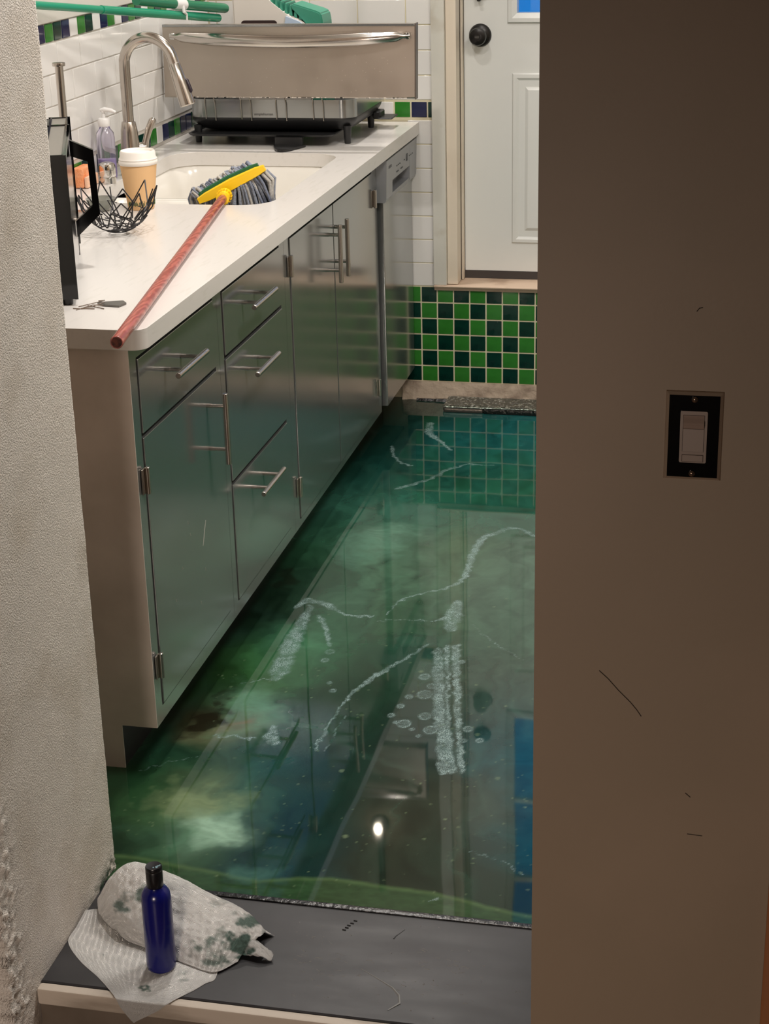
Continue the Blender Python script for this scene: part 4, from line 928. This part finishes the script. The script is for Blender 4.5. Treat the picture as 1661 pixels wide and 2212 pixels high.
# concentric lens shapes: voronoi distance -> rings, broken in dots
v = N.new('ShaderNodeTexVoronoi'); v.inputs['Scale'].default_value = 22; v.inputs['Randomness'].default_value = .25; L.new(uv.outputs['Vector'], v.inputs['Vector'])
m1 = N.new('ShaderNodeMath'); m1.operation = 'MULTIPLY'; m1.inputs[1].default_value = 62; L.new(v.outputs['Distance'], m1.inputs[0])
m2 = N.new('ShaderNodeMath'); m2.operation = 'SINE'; L.new(m1.outputs[0], m2.inputs[0])
bp = N.new('ShaderNodeBump'); bp.inputs['Strength'].default_value = .8; bp.inputs['Distance'].default_value = .0016; L.new(m2.outputs[0], bp.inputs['Height'])
nz = N.new('ShaderNodeTexNoise'); nz.inputs['Scale'].default_value = 45; nz.inputs['Detail'].default_value = 4; L.new(uv.outputs['Vector'], nz.inputs['Vector'])
b2 = N.new('ShaderNodeBump'); b2.inputs['Strength'].default_value = .2; b2.inputs['Distance'].default_value = .006; L.new(nz.outputs[0], b2.inputs['Height']); L.new(bp.outputs[0], b2.inputs['Normal']); L.new(b2.outputs[0], b.inputs['Normal'])
def catmull(P, t):
    n = len(P); x = t*(n-1); i = min(int(x), n-2); f = x-i
    p0 = P[max(i-1, 0)]; p1 = P[i]; p2 = P[i+1]; p3 = P[min(i+2, n-1)]
    return .5*((2*p1)+(-p0+p2)*f+(2*p0-5*p1+4*p2-p3)*f*f+(-p0+3*p1-3*p2+p3)*f**3)
def sheet(name, rows, nu, nv, parent, stain=None, crump=.0, seed=0, floor_z=.0008, edge=True):
    """rows: control grid [v][u] of points -> smooth thin cloth surface"""
    G_ = [[np.array(p, float) for p in r] for r in rows]
    V = np.zeros((nv, nu, 3))
    for iu in range(nu):
        u = iu/(nu-1); colp = [catmull(r, u) for r in G_]
        for iv in range(nv): V[iv, iu] = catmull(colp, iv/(nv-1))
    U, W = np.meshgrid(np.linspace(0, 1, nu), np.linspace(0, 1, nv))
    if crump:
        n1 = fbm(U*1.0, W*1.0, 7, 3, seed)-.5; n2 = np.abs(fbm(U, W, 12, 3, seed+5)-.5); amt = np.clip(V[..., 2]/.02, 0, 1)*crump if name == 'crumpled_sheet' else crump
        V[..., 2] += amt*(n1*.9-n2*1.4); V[..., 1] += amt*(fbm(U, W, 8, 3, seed+9)-.5)*.9
    V[..., 2] = np.maximum(V[..., 2], floor_z) if floor_z is not None else V[..., 2]
    I = np.arange(nu*nv).reshape(nv, nu); q = np.stack([I[:-1, :-1], I[:-1, 1:], I[1:, 1:], I[1:, :-1]], -1).reshape(-1, 4)
    o = raw(name, V.reshape(-1, 3).tolist(), q.tolist(), tm, parent)
    sd = np.stack([U.ravel(), W.ravel()*.8, U.ravel()*0], -1)
    a = o.data.attributes.new('sheet', 'FLOAT_VECTOR', 'POINT'); a.data.foreach_set('vector', sd.astype(np.float32).ravel())
    s = stain(U.ravel(), W.ravel(), V.reshape(-1, 3)) if stain else np.zeros(nu*nv)
    a = o.data.attributes.new('stain', 'FLOAT', 'POINT'); a.data.foreach_set('value', np.clip(s, 0, 1).astype(np.float32))
    sol = o.modifiers.new('thick', 'SOLIDIFY'); sol.thickness = .0006; sol.offset = 1
    return o
t = thing('paper_towel', 'crumpled white paper towel with green smears lying on the doorway step', 'paper towel', (.2, -.58, 0))
# flat sheet: left corner, far edge, right edge, pointed corner hanging over the nosing
def st_flat(u, v, P):
    d = np.hypot(P[:, 0]-.208, (P[:, 1]+.683)*1.3); s = np.clip(1.2-d/.010+(fbm(P[:, 0], P[:, 1], 160, 2, 9)-.5)*2.4, 0, 1)*.85
    d = np.hypot(P[:, 0]-.108, (P[:, 1]+.607)); s = np.maximum(s, np.clip(1-d/.003, 0, 1)*.8)
    d = np.hypot(P[:, 0]-.245, (P[:, 1]+.668)); s = np.maximum(s, np.clip(1-d/.0025, 0, 1)*.6)
    d = np.hypot(P[:, 0]-.262, (P[:, 1]+.640)*.8); s = np.maximum(s, np.clip(1-d/.02, 0, 1)*np.clip(fbm(P[:, 0], P[:, 1], 120, 2, 19)*3-1.2, 0, 1)*.7)
    return s
z = .0012
flat = [[(.036, -.503, .010), (.066, -.498, .012), (.12, -.50, .004), (.20, -.50, .003), (.29, -.52, .003)],
        [(.035, -.545, .004), (.085, -.560, .003), (.15, -.570, .002), (.22, -.575, .002), (.305, -.59, .002)],
        [(.036, -.584, .001), (.095, -.615, .001), (.16, -.630, .001), (.23, -.632, .001), (.312, -.636, .001)],
        [(.075, -.630, .001), (.120, -.652, .001), (.175, -.668, .001), (.228, -.668, .001), (.300, -.652, .001)],
        [(.122, -.668, .001), (.148, -.682, .001), (.185, -.692, .001), (.225, -.694, .001), (.286, -.674, .001)],
        [(.158, -.702, .0012), (.175, -.704, .0012), (.205, -.706, .0012), (.238, -.704, .0012), (.266, -.700, .0012)],
        [(.170, -.7155, .0006), (.188, -.7165, .0004), (.212, -.717, .0004), (.236, -.7165, .0004), (.256, -.7155, .0006)],
        [(.178, -.7180, -.014), (.190, -.7185, -.014), (.206, -.7190, -.014), (.224, -.7185, -.014), (.238, -.7180, -.014)],
        [(.194, -.7185, -.036), (.1965, -.7188, -.038), (.199, -.7190, -.040), (.2015, -.7188, -.038), (.204, -.7185, -.036)]]
o = sheet('flat_sheet', flat, 90, 110, t, st_flat, 0, 0, None)
# mound thrown up behind the bottle
def st_m(u, v, P):
    n = fbm(P[:, 0], P[:, 1]+P[:, 2], 70, 4, 61)
    def sp(x, y, zz, r, a, q=2.0): 
        d = np.sqrt((P[:, 0]-x)**2+(P[:, 1]-y)**2+(P[:, 2]-zz)**2); return np.clip((1-d/(r*.82))*q+(n-.5)*4.2-.55, 0, 1)*a
    s = sp(.125, -.545, .062, .030, .8); s = np.maximum(s, sp(.150, -.54, .075, .032, .8)); s = np.maximum(s, sp(.108, -.555, .048, .014, .8))
    s = np.maximum(s, sp(.345, -.53, .045, .040, .85)); s = np.maximum(s, sp(.335, -.570, .025, .038, .9, 2.6)); s = np.maximum(s, sp(.300, -.59, .02, .05, .75))
    s = np.maximum(s, sp(.290, -.50, .065, .030, .45)); return s
mound = [[(.050, -.470, .003), (.10, -.452, .003), (.16, -.452, .003), (.22, -.455, .003), (.28, -.470, .003), (.33, -.485, .003), (.375, -.505, .002)],
         [(.052, -.480, .022), (.092, -.468, .060), (.140, -.466, .080), (.20, -.468, .068), (.262, -.484, .050), (.318, -.498, .036), (.362, -.517, .020)],
         [(.058, -.500, .030), (.094, -.502, .094), (.140, -.500, .115), (.20, -.500, .092), (.270, -.506, .068), (.326, -.514, .055), (.368, -.530, .030)],
         [(.068, -.520, .022), (.100, -.530, .072), (.150, -.535, .092), (.21, -.530, .082), (.275, -.530, .062), (.330, -.534, .050), (.366, -.542, .030)],
         [(.080, -.530, .012), (.112, -.552, .048), (.160, -.562, .058), (.22, -.556, .058), (.280, -.560, .048), (.326, -.560, .040), (.352, -.560, .022)],
         [(.098, -.540, .006), (.122, -.562, .030), (.170, -.578, .028), (.23, -.582, .036), (.285, -.590, .032), (.318, -.588, .024), (.342, -.572, .012)],
         [(.110, -.545, .012), (.130, -.570, .012), (.180, -.586, .006), (.24, -.606, .004), (.285, -.622, .004), (.312, -.622, .004), (.336, -.590, .004)]]
o = sheet('crumpled_sheet', mound, 130, 110, t, st_m, .007, 3)
tail = [[(.330, -.540, .030), (.352, -.548, .026), (.372, -.556, .016), (.388, -.562, .010)],
        [(.328, -.556, .024), (.350, -.562, .026), (.374, -.566, .020), (.392, -.570, .010)],
        [(.330, -.572, .006), (.348, -.576, .008), (.372, -.580, .012), (.390, -.577, .004)]]
o = sheet('crumpled_corner', tail, 40, 30, t, st_m, .004, 13)
t = thing('squeeze_bottle', 'cobalt blue plastic bottle with black disc cap standing on the paper towel', 'bottle', (.214, -.622, .004))
c0 = (.2155, -.622, .0022)
blue = mat('cobalt_plastic', (16, 20, 100), .22, var=(26, (44, 54, 108), .60, .82)); 
bm = bmesh.new(); lathe(bm, [(.021, 0), (.0235, .0025), (.0243, .008), (.0243, .132), (.0228, .142), (.0180, .150), (.0130, .154), (.0125, .158)], c0, seg=48); obj('bottle_body', bm, blue, t, ang=60)
bm = bmesh.new(); lathe(bm, [(.0128, .1545), (.0137, .156), (.0137, .184), (.0134, .1845), (.0137, .185), (.0137, .1905), (.0128, .1925), (.004, .1918)], c0, seg=40); cp = obj('disc_cap', bm, mat('cap_black', (18, 18, 22), .3), t)
bm = bmesh.new(); rs = random.Random(2)
for k in range(7):
    x = c0[0]+.005+rs.uniform(-.004, .005); y = c0[1]+rs.uniform(-.006, .004); lathe(bm, [(.0016, .1922), (.0009, .1929)], (x, y, c0[2]), seg=7)
obj('resin_smear', bm, mat('smear_teal', (120, 150, 160), .5), cp)

# ---------------- light switch ----------------
t = thing('light_switch', 'beige rocker switch in a metal-edged chrome plate, dark reflection painted in, on the brown wall', 'light switch', (1.045, -.80, 1.02))
WY = -.8004; cx_, cz_ = 1.0455, 1.0205
pw, ph = .0352, .0575
bm = bmesh.new(); R = []
for ins, pr_ in ((0, 0), (.0008, .0022), (.0045, .0050)):
    R.append([bm.verts.new((cx_+sx*(pw-ins), WY-pr_, cz_+sz*(ph-ins))) for sx, sz in ((-1, -1), (1, -1), (1, 1), (-1, 1))])
walls(bm, R); bm.faces.new(R[0]); obj('plate_edge', bm, mat('pewter', (176, 156, 136), .42, .5), t, smooth=False)
bm = bmesh.new(); vs = [bm.verts.new((cx_+sx*(pw-.0044), WY-.0052, cz_+sz*(ph-.0044))) for sx, sz in ((-1, -1), (1, -1), (1, 1), (-1, 1))]; vs2 = [bm.verts.new((v.co.x, WY-.004, v.co.z)) for v in vs]
bm.faces.new(vs); walls(bm, [vs, vs2]); obj('plate', bm, mat('plate_dark_reflection', (4, 4, 5), .12), t, smooth=False)  # polished chrome plate; its reflection of the dark hall is painted black
bei = mat('switch_beige', (140, 122, 110), .4)
obj('switch_frame', (lambda bm: prism(bm, rrect(cx_-.0165, cz_-.0335, cx_+.0165, cz_+.0335, .0018, 3), WY-.0072, WY-.005, 'xz'))(bmesh.new()), bei, t)
dkl = mat('seam_dark', (40, 30, 26), .8)
sf = obj('seam', box((cx_-.0132, WY-.00735, cz_-.0190), (cx_+.0132, WY-.0071, cz_+.0285)), dkl, t)
obj('seam', box((cx_-.0132, WY-.00735, cz_-.0322), (cx_+.0132, WY-.0071, cz_-.0228)), dkl, t)
bm = bmesh.new(); prism(bm, [(WY-.0073, cz_-.0185), (WY-.0085, cz_-.0185), (WY-.0078, cz_+.0105), (WY-.0073, cz_+.0105)], cx_-.0127, cx_+.0127, 'yz'); obj('paddle', bm, bei, t, smooth=False)
bm = bmesh.new(); prism(bm, [(WY-.0073, cz_+.0112), (WY-.0088, cz_+.0112), (WY-.0112, cz_+.0150), (WY-.0108, cz_+.0205), (WY-.0080, cz_+.0232), (WY-.0078, cz_+.0282), (WY-.0073, cz_+.0282)], cx_-.0127, cx_+.0127, 'yz'); obj('paddle_top', bm, mat('switch_gloss', (146, 126, 114), .12), t, ang=50)
obj('air_gap_button', box((cx_-.0127, WY-.0080, cz_-.0318), (cx_+.0127, WY-.0073, cz_-.0232), .0004), bei, t)
for z in (cz_+.0482, cz_-.0482):
    bm = bmesh.new(); lathe(bm, [(.0040, -.005), (.0038, -.0066), (.0020, -.0076), (.0004, -.0078)], (cx_, WY, z), 'y', 20); s = obj('screw', bm, mat('screw_metal', (150, 128, 110), .25, .9), t)
    obj('screw_slot', box((cx_-.0028, WY-.0081, z-.0004), (cx_+.0028, WY-.0070, z+.0004)), dkl, s)
